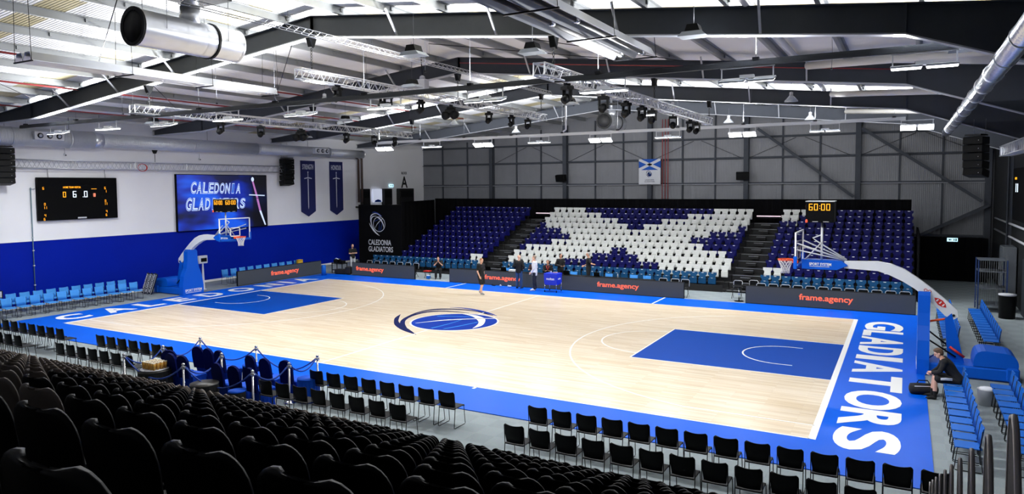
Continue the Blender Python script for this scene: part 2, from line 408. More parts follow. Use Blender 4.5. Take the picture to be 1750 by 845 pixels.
for x0 in gx[:-1]:
    for d in (0, 1):
        k += 1
        b = MB(); a = x0+.2+d*3.3; e = x0+3.0+d*3.1
        b.tube([(a, 0, 8.35 if d else 7.15), (e, 0, 7.15 if d else 8.35)], .012, DKMET, n=5)
        single('brace_rod', 'thin brace rod near the top of the far wall, %s from the left' % nth(k), 'rod', b, (0, 24.5, 0), 0, 'thin brace rods of the far wall')
for i, x in enumerate((.95, 1.15, 1.35)):
    b = MB(); b.tube([(x, 24.35, 4), (x, 24.35, 9.9)], .028, REDPIPE, n=6); single('riser_pipe', 'red vertical pipe beside the flag, %s of three from the left' % nth(i+1), 'pipe', b, group='red riser pipes')
for i, y in enumerate((16.25, 16.62)):
    b = MB(); b.tube([(-19.2, y, 4.3), (-19.2, y, 7.4), (-19.2, y-.35*(1-i), 7.6)], .08, mat('brown_pipe', '4d3d38', .5), n=8); single('down_pipe', '%s brown vertical pipe in the corner beyond the sword banners' % ('left' if i == 0 else 'right'), 'pipe', b)

# drapes
b = MB(); n = 90
def drape(x0, y0, x1, y1, z0, z1, label, dx=.25):
    b = MB(); L = math.hypot(x1-x0, y1-y0); n = max(4, int(L/dx)); ux, uy = (x1-x0)/L, (y1-y0)/L; V = []; F = []
    for i in range(n+1):
        s_ = L*i/n; o = .04*math.sin(i*2.1)
        for z in (z0, z1):
            for th in (-.015, .015): V.append((x0+ux*s_-uy*(o+th), y0+uy*s_+ux*(o+th), z))
    for i in range(n):
        a = i*4; c = a+4
        F += [(a, c, c+2, a+2), (a+1, a+3, c+3, c+1), (a+2, c+2, c+3, a+3), (a, a+1, c+1, c)]
    F += [(0, 2, 3, 1), (n*4, n*4+1, n*4+3, n*4+2)]
    b.add(V, F, BLKDRAPE); return single('black_curtain', label, 'curtain', b)
drape(-15.9, 21.15, 15.95, 21.15, 0, 4.5, 'long black curtain hung behind the far rows of seats')
drape(-13.75, 14.2, -15.9, 21.1, 0, 4.4, 'black curtain closing the left end of the far stand')
drape(16.1, 22.2, 19.6, 22.2, 0, 2.4, 'low black curtain right of the far stand under the exit sign')
drape(16.25, 13.3, 16.25, 21.1, 0, 3.0, 'black curtain closing the right end of the far stand')

# ------------------------------------------------------------ the court
ct = thing('basketball_court', 'maple basketball court with blue border, keys and lettering', 'court', (0, 0, 0))
b = MB(); b.box((0, 0, -.0125), (28.06, 15.06, .025), WOOD); b.build('wooden_playing_surface', ct)
b = MB()
for c_, d_ in [((0, 8.565), (32.5, 2.07)), ((0, -8.4), (32.5, 1.74)), ((-15.14, 0), (2.22, 15.06)), ((15.14, 0), (2.22, 15.06))]:
    b.box((c_[0], c_[1], -.0125), (d_[0], d_[1], .024), BLUE)
b.build('blue_border', ct)
for s_ in (-1, 1): b = MB(); b.box((s_*11.1, 0, .001), (5.8, 4.9, .003), KEYBLUE); b.build('blue_key', ct)
b = MB()
def lbox(x0, y0, x1, y1): b.box(((x0+x1)/2, (y0+y1)/2, .003), (abs(x1-x0), abs(y1-y0), .003), LINEW)
def larc(cx, cy, r, a0, a1, w=.05, n=40):
    V = []; F = []
    for i in range(n+1):
        a = math.radians(a0+(a1-a0)*i/n)
        for rr in (r-w, r): V += [(cx+rr*math.cos(a), cy+rr*math.sin(a), .0015), (cx+rr*math.cos(a), cy+rr*math.sin(a), .005)]
    for i in range(n):
        o = i*4; F += [(o+1, o+3, o+7, o+5), (o, o+4, o+6, o+2), (o, o+1, o+5, o+4), (o+2, o+6, o+7, o+3)]
    b.add(V, F, LINEW)
for s_ in (-1, 1):
    lbox(-14, s_*7.5-.0, 14, s_*7.5+.05*s_); lbox(s_*14-.03, -7.55, s_*14+.12, 7.55)
    lbox(s_*8.2-.025, -2.47, s_*8.2+.025, 2.47)
    for t_ in (-1, 1):
        lbox(s_*14, t_*2.45-.025, s_*8.2, t_*2.45+.025); lbox(s_*14, t_*6.6-.025, s_*11.0, t_*6.6+.025)
        lbox(s_*5.67-.04, t_*7.5, s_*5.67+.04, t_*(7.5+(2.05 if t_ > 0 else .2)))
    cx = s_*12.425; a = math.degrees(math.asin(6.6/6.75))
    if s_ > 0: larc(cx, 0, 6.775, 180-a, 180+a); larc(8.2, 0, 1.825, 90, 270, n=24); larc(cx, 0, 1.275, 90, 270, n=20); lbox(cx, 1.225, cx+.4, 1.275); lbox(cx, -1.275, cx+.4, -1.225)
    else: larc(cx, 0, 6.775, -a, a); larc(-8.2, 0, 1.825, -90, 90, n=24); larc(cx, 0, 1.275, -90, 90, n=20); lbox(cx, 1.225, cx-.4, 1.275); lbox(cx, -1.275, cx-.4, -1.225)
lbox(-.03, -7.5, .03, -1.7); lbox(-.03, 1.7, .03, 7.5)
b.build('line_markings', ct)
# centre emblem
def smooth_poly(pts, k=6):
    n = len(pts); out = []
    for i in range(n-1):
        p0, p1, p2, p3 = pts[max(i-1, 0)], pts[i], pts[i+1], pts[min(i+2, n-1)]
        for j in range(k):
            t = j/k; out.append(tuple(.5*((2*p1[q])+(-p0[q]+p2[q])*t+(2*p0[q]-5*p1[q]+4*p2[q]-p3[q])*t*t+(-p0[q]+3*p1[q]-3*p2[q]+p3[q])*t**3) for q in (0, 1)))
    out.append(pts[-1]); return out
def band(mb, outer, inner, m, o=(0, 0, 0), ax=(1, 0, 0), ay=(0, 1, 0), th=.003, k=6, sc=1):
    A = smooth_poly(outer, k); B = smooth_poly(inner, k); n = max(len(A), len(B))
    def rs(P):
        L = [0]
        for i in range(1, len(P)): L.append(L[-1]+math.dist(P[i], P[i-1]))
        out = []; j = 0
        for i in range(n):
            d = L[-1]*i/(n-1)
            while j < len(P)-2 and L[j+1] < d: j += 1
            t = (d-L[j])/max(1e-9, L[j+1]-L[j]); out.append((P[j][0]+(P[j+1][0]-P[j][0])*t, P[j][1]+(P[j+1][1]-P[j][1])*t))
        return out
    A, B = rs(A), rs(B); o = Vector(o); ax = Vector(ax)*sc; ay = Vector(ay)*sc; nz = ax.cross(ay).normalized()
    V = []; F = []
    for p in A+B: V.append(o+ax*p[0]+ay*p[1]+nz*th)
    for p in A+B: V.append(o+ax*p[0]+ay*p[1])
    for i in range(n-1):
        F.append((i, i+1, n+i+1, n+i)); F.append((2*n+i, 3*n+i, 3*n+i+1, 2*n+i+1)); F.append((i, 2*n+i, 2*n+i+1, i+1)); F.append((n+i, n+i+1, 3*n+i+1, 3*n+i))
    mb.add(V, F, m)
def emblem(mb, o, ax, ay, sc, cdisc, cring, cnavy, clight, cwhite, t=.002, disc=True):
    """swirl round a ball; unit = court metres"""
    o = Vector(o); nz = Vector(ax).cross(Vector(ay)).normalized()
    circ = lambda r, n=48: [(r*math.cos(2*PI*i/n), -.1+r*math.sin(2*PI*i/n)) for i in range(n)]
    def flat(P, lv, m): mb.prism([(x*sc, y*sc) for x, y in P], o+nz*(t*lv), ax, ay, t, m)
    if disc:
        flat(circ(1.78), 1, cring); flat(circ(1.71), 2, cdisc)
    else:
        n = 48; band(mb, [(1.78*math.cos(a), -.1+1.78*math.sin(a)) for a in [2*PI*i/n for i in range(n+1)]], [(1.66*math.cos(a), -.1+1.66*math.sin(a)) for a in [2*PI*i/n for i in range(n+1)]], cring, o, ax, ay, t, 1, sc)
    band(mb, [(-2.97, .24), (-2.68, -.49), (-2.25, -1.11), (-1.68, -1.76), (-.82, -2.4), (.13, -2.82)], [(-2.95, .22), (-2.47, -.5), (-2.02, -1.1), (-1.44, -1.62), (-.7, -2.15), (.13, -2.8)], cnavy, o+nz*t*.5, ax, ay, t, 6, sc)
    band(mb, [(-1.46, -1.75), (-2.07, -.89), (-2.41, -.02), (-2.62, .98), (-2.51, 1.81), (-2.03, 2.25), (-1.23, 2.45), (-.44, 2.36), (.15, 2.09), (.73, 1.74)],
         [(-1.4, -1.65), (-1.98, -.75), (-2.3, .1), (-2.48, .8), (-2.38, 1.55), (-1.87, 2.05), (-1.15, 2.27), (-.44, 2.22), (.12, 1.96), (.7, 1.70)], cnavy, o+nz*t*.6, ax, ay, t, 6, sc)
    band(mb, [(-.9, -2.25), (-1.55, -1.6), (-2.1, -.8), (-2.4, .1), (-2.4, 1.2), (-1.92, 1.72), (-1.17, 1.86), (-.5, 1.78)],
         [(-.7, -2.2), (-1.45, -1.42), (-1.98, -.66), (-2.25, .2), (-2.22, 1.04), (-1.8, 1.55), (-1.1, 1.73), (-.5, 1.74)], cnavy, o+nz*t*.7, ax, ay, t, 6, sc)
    band(mb, [(-2.04, 2.6), (-1.38, 2.78), (-.49, 2.6), (.3, 2.2), (.9, 1.75)], [(-2.04, 2.58), (-1.3, 2.62), (-.5, 2.4), (.25, 2.05), (.9, 1.72)], cdisc, o+nz*t*.8, ax, ay, t, 6, sc)
    L = 3.2
    band(mb, [(-.67, 1.52), (.1, 1.42), (.75, .98), (1.15, .35), (1.42, -.35), (1.38, -.92)], [(-.67, 1.48), (-.1, 1.25), (.45, .8), (.95, .2), (1.22, -.4), (1.36, -.9)], cwhite, o+nz*t*L, ax, ay, t, 6, sc)
    band(mb, [(-1.2, -1.07), (-.67, -.13), (-.19, .36), (.4, .82), (1.1, 1.25)], [(-1.18, -1.1), (-.6, -.22), (-.12, .26), (.45, .74), (1.13, 1.18)], cwhite, o+nz*t*L, ax, ay, t, 6, sc)
    band(mb, [(-.1, -1.6), (0, -.9), (.05, -.24), (0, .5)], [(.0, -1.6), (.07, -.9), (.1, -.24), (.05, .5)], clight, o+nz*t*(L-.5), ax, ay, t, 6, sc)
    band(mb, [(.4, -1.5), (.68, -.6), (.86, .33), (.8, .9)], [(.5, -1.48), (.76, -.6), (.92, .33), (.85, .9)], clight, o+nz*t*(L-.5), ax, ay, t, 6, sc)
    band(mb, [(-1.3, .6), (-.4, .95), (.5, 1.2)], [(-1.28, .5), (-.4, .87), (.5, 1.15)], clight, o+nz*t*(L-.5), ax, ay, t, 6, sc)
b = MB(); emblem(b, (0, 0, 0), (1, 0, 0), (0, 1, 0), 1, LOGOB, LINEW, LOGON, LOGOC, LINEW, t=.0025); b.build('centre_emblem', ct)
for ch, y0, y1 in [('G', 7.4, 5.62), ('L', 5.5, 4.42), ('A', 4.3, 2.8), ('D', 2.62, 1.4), ('I', 1.18, .62), ('A', .3, -1.2), ('T', -1.3, -2.95), ('O', -3.08, -4.75), ('R', -4.8, -6.22), ('S', -6.35, -7.82)]:
    b = MB(); b.text(ch, (14.42, y0, .001), (0, -1, 0), (1, 0, 0), y0-y1, 1.28, LINEW, .004, bold=.036); b.build('court_letter', ct)
for ch, yc, w in [('C', -6.55, 1.2), ('A', -4.65, 1.25), ('L', -3.05, .95), ('E', -1.45, .95), ('D', .3, 1.15), ('O', 2.2, 1.3), ('N', 4.1, 1.1), ('I', 5.35, .32), ('A', 6.65, 1.2)]:
    b = MB(); b.text(ch, (-14.5, yc-w/2, .001), (0, 1, 0), (-1, 0, 0), w, 1.3, LINEW, .004, bold=.035); b.build('court_letter', ct)

# ------------------------------------------------------------ lighting rails and fixtures
def rail(y, z, x0, x1, m, label):
    t = thing('lighting_rail', label, 'rail', (0, y, z))
    b = MB(); b.box(((x0+x1)/2, 0, 0), (x1-x0, .09, .1), m); b.box(((x0+x1)/2, 0, .07), (x1-x0, .05, .03), m); b.build('beam', t)
    for x in [x0+.4+i*(x1-x0-.8)/9 for i in range(10)]:
        b = MB(); b.box((x, 0, .1), (.14, .12, .06), DKMET); b.tube([(x, 0, .1), (x, 0, zr(x)-z-.26)], .006, CABLE, n=4); b.build('hanger', t)
    return t
rail(-7.15, 8.058, -17.3, 16.85, mat('dark_rail', '24272c', .5, .2), 'long dark lighting rail slung across the hall in front')
rail(9.0, 7.9655, -11.6, 15.6, mat('pale_rail', 'c4c6ca', .45, .1), 'long pale lighting rail slung above the far touchline')
def flood(x, y, z, lit, tilt, label, aim, fill_gain=1.0):
    t = thing('flood_light', label, 'light', (x, y, z), 0, 'flood lights on the lighting rails')
    rot = Euler((tilt, 0, 0)).to_matrix()
    body = MB(); lens = MB()
    for s_ in (-1, 1):
        body.rbox(rot @ Vector((s_*.31, 0, .03)), (.56, .34, .05), GREYW if lit else LGLASS, .012, rot)
        for q in (-1, 1): lens.box(rot @ Vector((s_*.31, q*.08, -.003)), (.52, .12, .02), TUBE if lit else TUBE2, rot)
    body.box((0, 0, .09), (.3, .14, .08), GREYW)
    for s_ in (-1, 1): body.bar((s_*.55, 0, .03), (s_*.55, 0, .3), .025, .025, GREYW)
    body.bar((-.58, 0, .3), (.58, 0, .3), .03, .03, GREYW)
    body.build('housing', t); lens.build('led_strip', t)
    ld = bpy.data.lights.new('flood_beam', 'AREA'); ld.shape = 'RECTANGLE'; ld.size = 1.15; ld.size_y = .3; ld.energy = LAMP_DOWN; ld.color = (.96, .985, 1); ld.spread = math.radians(172)
    lo = bpy.data.objects.new('flood_beam', ld); COL.objects.link(lo); lo.parent = t; lo.location = rot @ Vector((0, 0, -.03)); lo.rotation_euler = (aim, 0, 0)
    lu = bpy.data.lights.new('added_roof_fill', 'AREA'); lu.shape = 'RECTANGLE'; lu.size = 1.1; lu.size_y = .25; lu.energy = ROOF_FILL*fill_gain; lu.color = (.97, .98, 1)  # added fill lamp to brighten roof and walls; the fixtures throw no light upward
    lo = bpy.data.objects.new('added_roof_fill', lu); COL.objects.link(lo); lo.parent = t; lo.location = (0, 0, .58); lo.rotation_euler = (PI+(.45 if aim > 0 else -.45), 0, 0)
    return t
for i in range(9):
    x = -11.1+i*3.38; lit = i % 2 == 0
    flood(x, -7.15, 7.69, lit, .05 if lit else .3, ('bright' if lit else 'thin-edged')+' flood light, %s from the left under the near dark rail' % nth(i+1), .32, .35 if i == 6 else 1.0)
for i in range(9):
    x = -10.84+i*3.355; lit = i % 2 == 0
    flood(x, 9.0, 7.6, lit, -.62 if lit else .02, ('bright glaring' if lit else 'thin-edged')+' flood light, %s from the left under the far pale rail' % nth(i+1), -.3)
flood(-14.48, -7.15, 7.69, False, .3, 'unlit-looking flood light at the left end of the near rail, before the big duct', .32)
# ------------------------------------------------------------ far stand
RY = lambda k: 13.1+.72*k       # y of the seat backs in row k
RZ = lambda k: .9+.302*k        # top of the seat backs in row k
NR = 11
def tier_block(name, x0, x1, label, group):
    for k in range(NR):
        b = MB(); z = RZ(k)-.835; xa = -15.6 if (k == 0 and x0 < -13) else x0
        b.box((0, 0, z/2), (x1-xa, .719, z+.02), TIER); b.box((0, -.355, z), (x1-xa, .02, .02), DKMET)
        single(name, label % ('front row' if k == 0 else nth(k+1)+' row from the front'), 'stand', b, ((x0+x1)/2 if xa == x0 else (xa+x1)/2, RY(k)-.06, -.01), group='stepped tiers of the far stand')
tier_block('seating_tier', -13.6, -7.02, 'black deck under the left far block, %s', None)
tier_block('seating_tier', -5.42, 7.82, 'black deck under the middle far block, %s', None)
tier_block('seating_tier', 9.32, 16.1, 'black deck under the right far block, %s', None)
def aisle(x0, x1, label):
    t = thing('aisle_stairs', label, 'stairs', ((x0+x1)/2, 0, 0)); w = x1-x0-.02
    b = MB(); e = MB()
    for k in range(NR):
        z = max(.05, RZ(k)-.82); y0 = RY(k)-.42; y1 = RY(k)+.30
        b.box((0, (y0+y1)/2, z/2), (w, y1-y0, z), TIER); e.box((0, y0+.012, z+.004), (w-.06, .045, .01), NOSING)
        if k: s_ = MB(); s_.box((0, y0-.14, z-.075-.075), (.5, .28, .15), TIER); s_.build('half_step', t); e.box((0, y0-.27, z-.071-.0), (.5, .035, .01), NOSING)
    b.build('steps', t); e.build('nosings', t)
aisle(-7.0, -5.44, 'black stairs with bright nosings left of the middle block of far seats')
aisle(7.84, 9.30, 'black stairs with bright nosings right of the middle block of far seats')
for x0, x1, n in ((-7.0, -5.44, 'left'), (7.84, 9.3, 'right')):
    b = MB(); b.box((0, 0, 0), (x1-x0-.1, .04, .05), mat('pinkish_strip_light', 'ffe9f2', .4, emit='ffd9ea', es=.8)); b.box((0, .02, -.05), (x1-x0-.1, .03, .12), BLACK)
    single('strip_light', 'pinkish strip light across the top of the %s far aisle' % n, 'light', b, ((x0+x1)/2, RY(10)+.36, RZ(10)-.42))

def far_seat(m, name, label, group, plate=True, teal=False):
    b = MB()
    # back: broad head, narrower body (as a stepped shield), slightly reclined
    P = [(-.15, -.40), (.15, -.40), (.16, -.17), (.215, -.13), (.22, -.01), (.20, 0), (-.20, 0), (-.22, -.01), (-.215, -.13), (-.16, -.17)]
    b.prism(P, (0, 0, 0), (1, 0, 0), (0, .12, 1), .03, m)
    # tipped-up pan in front of the back
    b.rbox((0, -.09, -.44), (.40 if teal else .34, .07, .34), m, .03)
    b.box((0, -.03, -.62), (.3, .12, .04), BLACK); b.box((0, 0, -.73), (.05, .06, .2), BLACK)
    if plate: b.prism([(-.05, -.016), (.05, -.016), (.06, .012), (-.06, .012)], (0, -.028, -.035), (1, 0, 0), (0, .12, 1), .008, NUMPL)
    if teal: b.prism([(-.04, -.012), (.04, -.012), (.05, .008), (-.05, .008)], (0, -.13, -.28), (1, 0, 0), (0, .12, 1), .008, NUMPL); b.box((-.235, -.08, -.3), (.03, .3, .04), BLACK)
    return single(name, label, 'seat', b, group=group)
kinds = {}
pat = {10: (5, 0), 9: (8, 0), 8: (11, 0)}
def central(k):
    return {10: 'W'*5+'N'*18+'W'*5, 9: 'W'*8+'N'*12+'W'*8, 8: 'W'*11+'N'*6+'W'*11, 7: 'N'+'W'*12+'NN'+'W'*12+'N', 6: 'N'*4+'W'*20+'N'*4,
            5: 'N'*6+'W'*16+'N'*6, 4: 'N'*4+'W'*20+'N'*4, 3: 'N'+'W'*12+'NN'+'W'*12+'N', 2: 'W'*11+'N'*6+'W'*11, 1: 'W'*8+'N'*12+'W'*8, 0: 'T'*27}[k]
def lft(k): return 'N'*13 if k > 1 else ('N'*11+'WW' if k == 1 else 'T'*17)
def rgt(k): return 'T'*14 if k == 0 else ('WW'+'N'*12 if k in (1, 9) else ('WWW'+'N'*11 if k == 10 else 'N'*14))
cn = {'N': 'navy', 'W': 'pale grey', 'T': 'teal'}
allF = []
for bn, fn, x0, w in (('left', lft, -13.45, .485), ('middle', central, -5.37, .4685), ('right', rgt, 9.42, .475)):
    for k in range(NR):
        s_ = fn(k); n = len(s_)
        for i, ch in enumerate(s_):
            x = x0+w*(i+.5)+(.03 if i % 4 > 1 else -.0)
            if bn == 'left' and k == 0: x = -7.05-w*(n-i-.5)
            row = 'front row' if k == 0 else ('back row' if k == 10 else '%s row from the front' % nth(k+1))
            lab = '%s tip-up seat, %s from the left, %s, %s far block' % (cn[ch], nth(i+1), row, bn)
            allF.append(((Vector((x, RY(k), RZ(k)))-CAM).length, x, k, lab, ch))
allF.sort()
FM = {'N': NAVYPL, 'W': WHITEPL, 'T': TEALPL}; FG = {'N': 'navy seats of the far stand', 'W': 'pale grey seats of the far stand', 'T': 'teal front-row seats of the far stand'}
for d, x, k, lab, ch in allF[:300]:
    if ch not in kinds: kinds[ch] = far_seat(FM[ch], 'tip_up_seat', lab, FG[ch], teal=(ch == 'T')); kinds[ch].location = (x, RY(k), RZ(k))
    else: dup(kinds[ch], (x, RY(k), RZ(k)), None, lab, FG[ch])
b = MB()
for d, x, k, lab, ch in allF[300:]:
    src = kinds[ch].data; o3 = Vector((x, RY(k), RZ(k))); n0 = len(b.v); b.v += [tuple(v.co+o3) for v in src.vertices]
    for p in src.polygons: b.f.append(tuple(i+n0 for i in p.vertices)); b.m.append(b.mi(src.materials[p.material_index])); b.sm.append(False)
single('distant_seats', 'remaining tip-up seats of the far stand, its upper and left rows', 'seats', b, kind='stuff')
b = MB(); b.rbox((0, 0, 0), (13.0, .05, .42), TIER, .01); single('stand_skirt', 'black panel closing the front of the middle far block', 'panel', b, (1.2, 12.62, .1+.0))

# logo panel at the left end of the far stand
t = thing('logo_board', 'tall black board with white swirl emblem and club name at the stand corner', 'sign', (-15.35, 13.95, 0))
b = MB(); b.rbox((0, 0, 2.1), (3.7, .12, 4.2), BLKDRAPE, .02); b.build('board', t)
GRWH = mat('print_white', 'd5d7dc', .6); PRBL = mat('print_blue', '1c3f9a', .6)
b = MB(); emblem(b, (-.05, -.065, 2.92), (1, 0, 0), (0, 0, 1), .29, PRBL, GRWH, GRWH, PRBL, GRWH, t=.003, disc=False); b.build('emblem', t)
b = MB(); b.text('CALEDONIA', (-1.0, -.066, 1.48), (1, 0, 0), (0, 0, 1), 1.95, .36, GRWH, .004, .012); b.text('GLADIATORS', (-1.0, -.066, 1.02), (1, 0, 0), (0, 0, 1), 2.1, .36, GRWH, .004, .012); b.build('lettering', t)

# ------------------------------------------------------------ near stand (the camera stands in it)
NY = lambda k: -13.6-.75*k
NZ = lambda k: 1.1+.31*k
for k in range(14):
    b = MB(); z = NZ(k)-.84; b.box((0, 0, z/2), (34.2, .749, z+.02), TIER); b.box((0, .37, z), (34.2, .02, .02), DKMET)
    single('seating_tier', 'dark deck under the near seats, %s' % ('front row' if k == 0 else nth(k+1)+' row from the court'), 'stand', b, (-2.3, NY(k)+.05, -.01), group='stepped tiers of the near stand')
t = thing('aisle_stairs', 'dark stairs at the right edge of the near stand beside the hoop rails', 'stairs', (15.45, 0, 0)); b = MB(); e = MB()
for k in range(14):
    z = NZ(k)-.84; b.box((0, NY(k)+.05, z/2), (1.2, .75, z), TIER); e.box((0, NY(k)+.40, z+.004), (1.1, .03, .008), TIER)
b.build('steps', t); e.build('nosings', t)
def shell(W, H, bow, rad, th, m, nu=10, nv=6, lean=.16, sag=.015):
    """curved seat back: concave towards +y, rounded top corners"""
    b = MB(); V = []
    for s_ in (0, 1):
        for j in range(nv+1):
            v = 1-(1-j/nv)**1.9; z = v*H
            hw = W/2*(.86+.14*min(1, v*1.6)); dz = H-z
            if dz < rad: hw -= rad-math.sqrt(max(0, rad*rad-(rad-dz)**2))
            for i in range(nu+1):
                u = -1+2*i/nu
                V.append((u*hw, bow*u*u-lean*z-.0+(th if s_ else 0), z-(sag*(1-u*u) if j == nv else 0)))
    n = (nu+1)*(nv+1); F = []
    for j in range(nv):
        for i in range(nu):
            a = j*(nu+1)+i; F.append((a, a+1, a+nu+2, a+nu+1)); F.append((n+a, n+a+nu+1, n+a+nu+2, n+a+1))
    for i in range(nu): F.append((i, n+i, n+i+1, i+1)); a = nv*(nu+1)+i; F.append((a, a+1, n+a+1, n+a))
    for j in range(nv): a = j*(nu+1); F.append((a, a+nu+1, n+a+nu+1, n+a)); c = a+nu; F.append((c, n+c, n+c+nu+1, c+nu+1))
    b.add(V, F, m, True); return b
def near_seat(m, label, group):
    t = thing('auditorium_chair', label, 'seat', (0, 0, 0), 0, group)
    s_ = shell(.48, .46, .03, .13, .014, m, 14, 10, .16, .012); s_.v = [(x, y, z-.46) for x, y, z in s_.v]; s_.build('backrest', t)
    b = MB(); b.rbox((0, .20, -.46), (.44, .36, .045), m, .02); b.tube([(-.2, .08, -.47), (-.2, -.02, -.52), (-.2, -.02, -.82)], .02, DKMET, n=5); b.tube([(.2, .08, -.47), (.2, -.02, -.52), (.2, -.02, -.82)], .02, DKMET, n=5); b.build('seat_pan', t)
    return t
cand = []
for k in range(13):
    for i in range(68):
        x = 14.55-.505*i
        if x < -19: continue
        if abs(x-CAM.x) < 1.6 and NY(k) < -22.2: continue
        if in_view((x, NY(k)+.1, NZ(k)-.1), 60): cand.append(((Vector((x, NY(k), NZ(k)))-CAM).length, x, k, i))
cand.sort()
print('near seats in view', len(cand))
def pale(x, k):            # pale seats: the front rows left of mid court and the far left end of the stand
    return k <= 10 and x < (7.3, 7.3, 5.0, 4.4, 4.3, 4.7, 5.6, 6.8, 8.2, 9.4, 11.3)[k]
NSEAT = {}
rest = {0: [], 1: []}
for j, (d, x, k, i) in enumerate(cand):
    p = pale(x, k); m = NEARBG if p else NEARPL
    if j < 300:
        lab = '%s near-stand seat, %s from the right, %s' % ('pale' if p else 'black', nth(i+1), 'front row' if k == 0 else nth(k+1)+' row from the court')
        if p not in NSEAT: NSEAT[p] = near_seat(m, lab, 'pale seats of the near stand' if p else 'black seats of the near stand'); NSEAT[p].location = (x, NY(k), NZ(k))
        else: dup(NSEAT[p], (x, NY(k), NZ(k)), None, lab)
    else: rest[int(p)].append((x, k))
b = MB()
for p in (0, 1):
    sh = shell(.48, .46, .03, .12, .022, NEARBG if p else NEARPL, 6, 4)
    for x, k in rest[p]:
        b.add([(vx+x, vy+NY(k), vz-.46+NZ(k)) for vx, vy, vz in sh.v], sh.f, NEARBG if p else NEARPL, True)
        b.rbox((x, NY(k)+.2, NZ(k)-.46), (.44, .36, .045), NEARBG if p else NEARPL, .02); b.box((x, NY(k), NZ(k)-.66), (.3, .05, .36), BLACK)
single('distant_stand_chairs', 'rows of near-stand seats farther from the camera, black and pale', 'seats', b, kind='stuff')
# end panels of the near seat rows: black panel in a bright bent trim
k = 0
TRIM = mat('bent_trim_steel', 'b9b2b0', .35, .25)
for D in (2.66, 3.36, 4.1, 4.85, 5.6, 6.35, 7.1, 7.85, 8.6, 9.35):
    k += 1; y = -23.47+D; zt = 5.76-.41*D; zb = max(.01, zt-1.15); h = zt-zb
    t = thing('row_end_panel', 'black seat-row end panel with bright bent trim, %s from the camera' % nth(k), 'panel', (16.0, y, zb), 0, 'row end panels at the right edge of the near stand')
    pts = [(0, .10, 0), (0, .10, h-.07), (0, .075, h-.015), (0, .03, h), (0, -.02, h-.03), (0, -.06, h-.1), (0, -.52, 0)]
    b = MB(); b.tube(pts, .010, TRIM, n=8); b.build('trim', t)
    b = MB(); b.prism([(p[1], p[2]) for p in pts], (.0, 0, 0), (0, 1, 0), (0, 0, 1), .012, BLACK); b.build('panel', t)

# ------------------------------------------------------------ stacking chairs
def stack_chair(m, label, group):
    """faces +y; origin on the floor under the seat centre"""
    t = thing('stacking_chair', label, 'chair', (0, 0, 0), 0, group)
    s_ = shell(.43, .37, .035, .03, .014, m, 8, 4, lean=.14, sag=.02); s_.v = [(x, y-.20, z+.47) for x, y, z in s_.v]; s_.build('backrest', t)
    b = MB(); b.rbox((0, .01, .445), (.42, .43, .022), m, .01); b.prism([(-.21, 0), (.21, 0), (.2, .035), (-.2, .035)], (0, .222, .415), (1, 0, 0), (0, 0, 1), .014, m); b.build('seat', t)
    for s in (-1, 1):
        b = MB(); x = s*.215; b.tube([(x, -.20, .80), (x, -.17, .46), (x, -.22, .02), (x, -.19, .008), (x, .21, .008), (x, .235, .02), (x*.98, .19, .43), (x*.9, .16, .432)], .0085, DKMET, n=6); b.build('sled_leg', t)
    b = MB(); b.tube([(-.2, .17, .43), (.2, .17, .43)], .008, DKMET, n=5); b.tube([(-.2, -.17, .43), (.2, -.17, .43)], .008, ALU, n=5); b.build('crossbar', t)
    return t
bc = None
def chair(x, y, rz, label, group, proto, z=-.02):
    o = dup(proto, (x, y, z), rz, label, group); return o
CH = {}
def chair_row(kind, m, pts, rz, fmt, group):
    n = len(pts)
    for i, (x, y) in enumerate(pts):
        lab = fmt % nth(i+1)
        if kind not in CH: CH[kind] = stack_chair(m, lab, group); CH[kind].location = (x, y, -.02); CH[kind].rotation_euler = (0, 0, rz)
        else: dup(CH[kind], (x, y, -.02), rz, lab, group)
YA, YB = -10.35, -11.58
chair_row('black', BLKPL, [(9.06+.55*i, YA+.0) for i in range(14)], 0, 'black stacking chair at the blue border, %s of the right-hand group', 'black courtside chairs')
chair_row('black', BLKPL, [(9.18+.545*i, YB) for i in range(12)], 0, 'black stacking chair of the rear row, %s of the right-hand group', 'black courtside chairs')
chair_row('black', BLKPL, [(2.80+.565*i, YA+.02) for i in range(8)], 0, 'black stacking chair at the blue border, %s right of the roped area', 'black courtside chairs')
chair_row('black', BLKPL, [(2.35+.57*i, YB+.02) for i in range(8)], 0, 'black stacking chair of the rear row, %s right of the roped area', 'black courtside chairs')
chair_row('black', BLKPL, [(-6.45+.56*i, YA+.05) for i in range(7)], 0, 'black stacking chair at the blue border, %s left of the roped area', 'black courtside chairs')
chair_row('black', BLKPL, [(-6.45+.56*i, YB+.05) for i in range(7)], 0, 'black stacking chair of the rear row, %s left of the roped area', 'black courtside chairs')
chair_row('black', BLKPL, [(-8.72-.57*i, YA+.05) for i in range(8)], 0, 'black stacking chair at the blue border, %s from the right of the far-left group', 'black courtside chairs')
chair_row('black', BLKPL, [(-8.82-.57*i, YB+.05) for i in range(5)], 0, 'black stacking chair of the rear row, %s from the right of the far-left group', 'black courtside chairs')
chair_row('blue', BLUECH, [(16.82, -7.75+.53*i) for i in range(10)], PI/2, 'blue stacking chair of the front row near the right hoop, %s from the camera', 'blue chairs behind the right baseline')
chair_row('blue', BLUECH, [(17.83, -7.6+.53*i) for i in range(10)], PI/2, 'blue stacking chair of the rear row near the right hoop, %s from the camera', 'blue chairs behind the right baseline')
chair_row('blue', BLUECH, [(17.05, 3.1+.52*i) for i in range(12)], PI/2, 'blue stacking chair of the inner row beyond the right hoop, %s from the camera', 'blue chairs behind the right baseline')
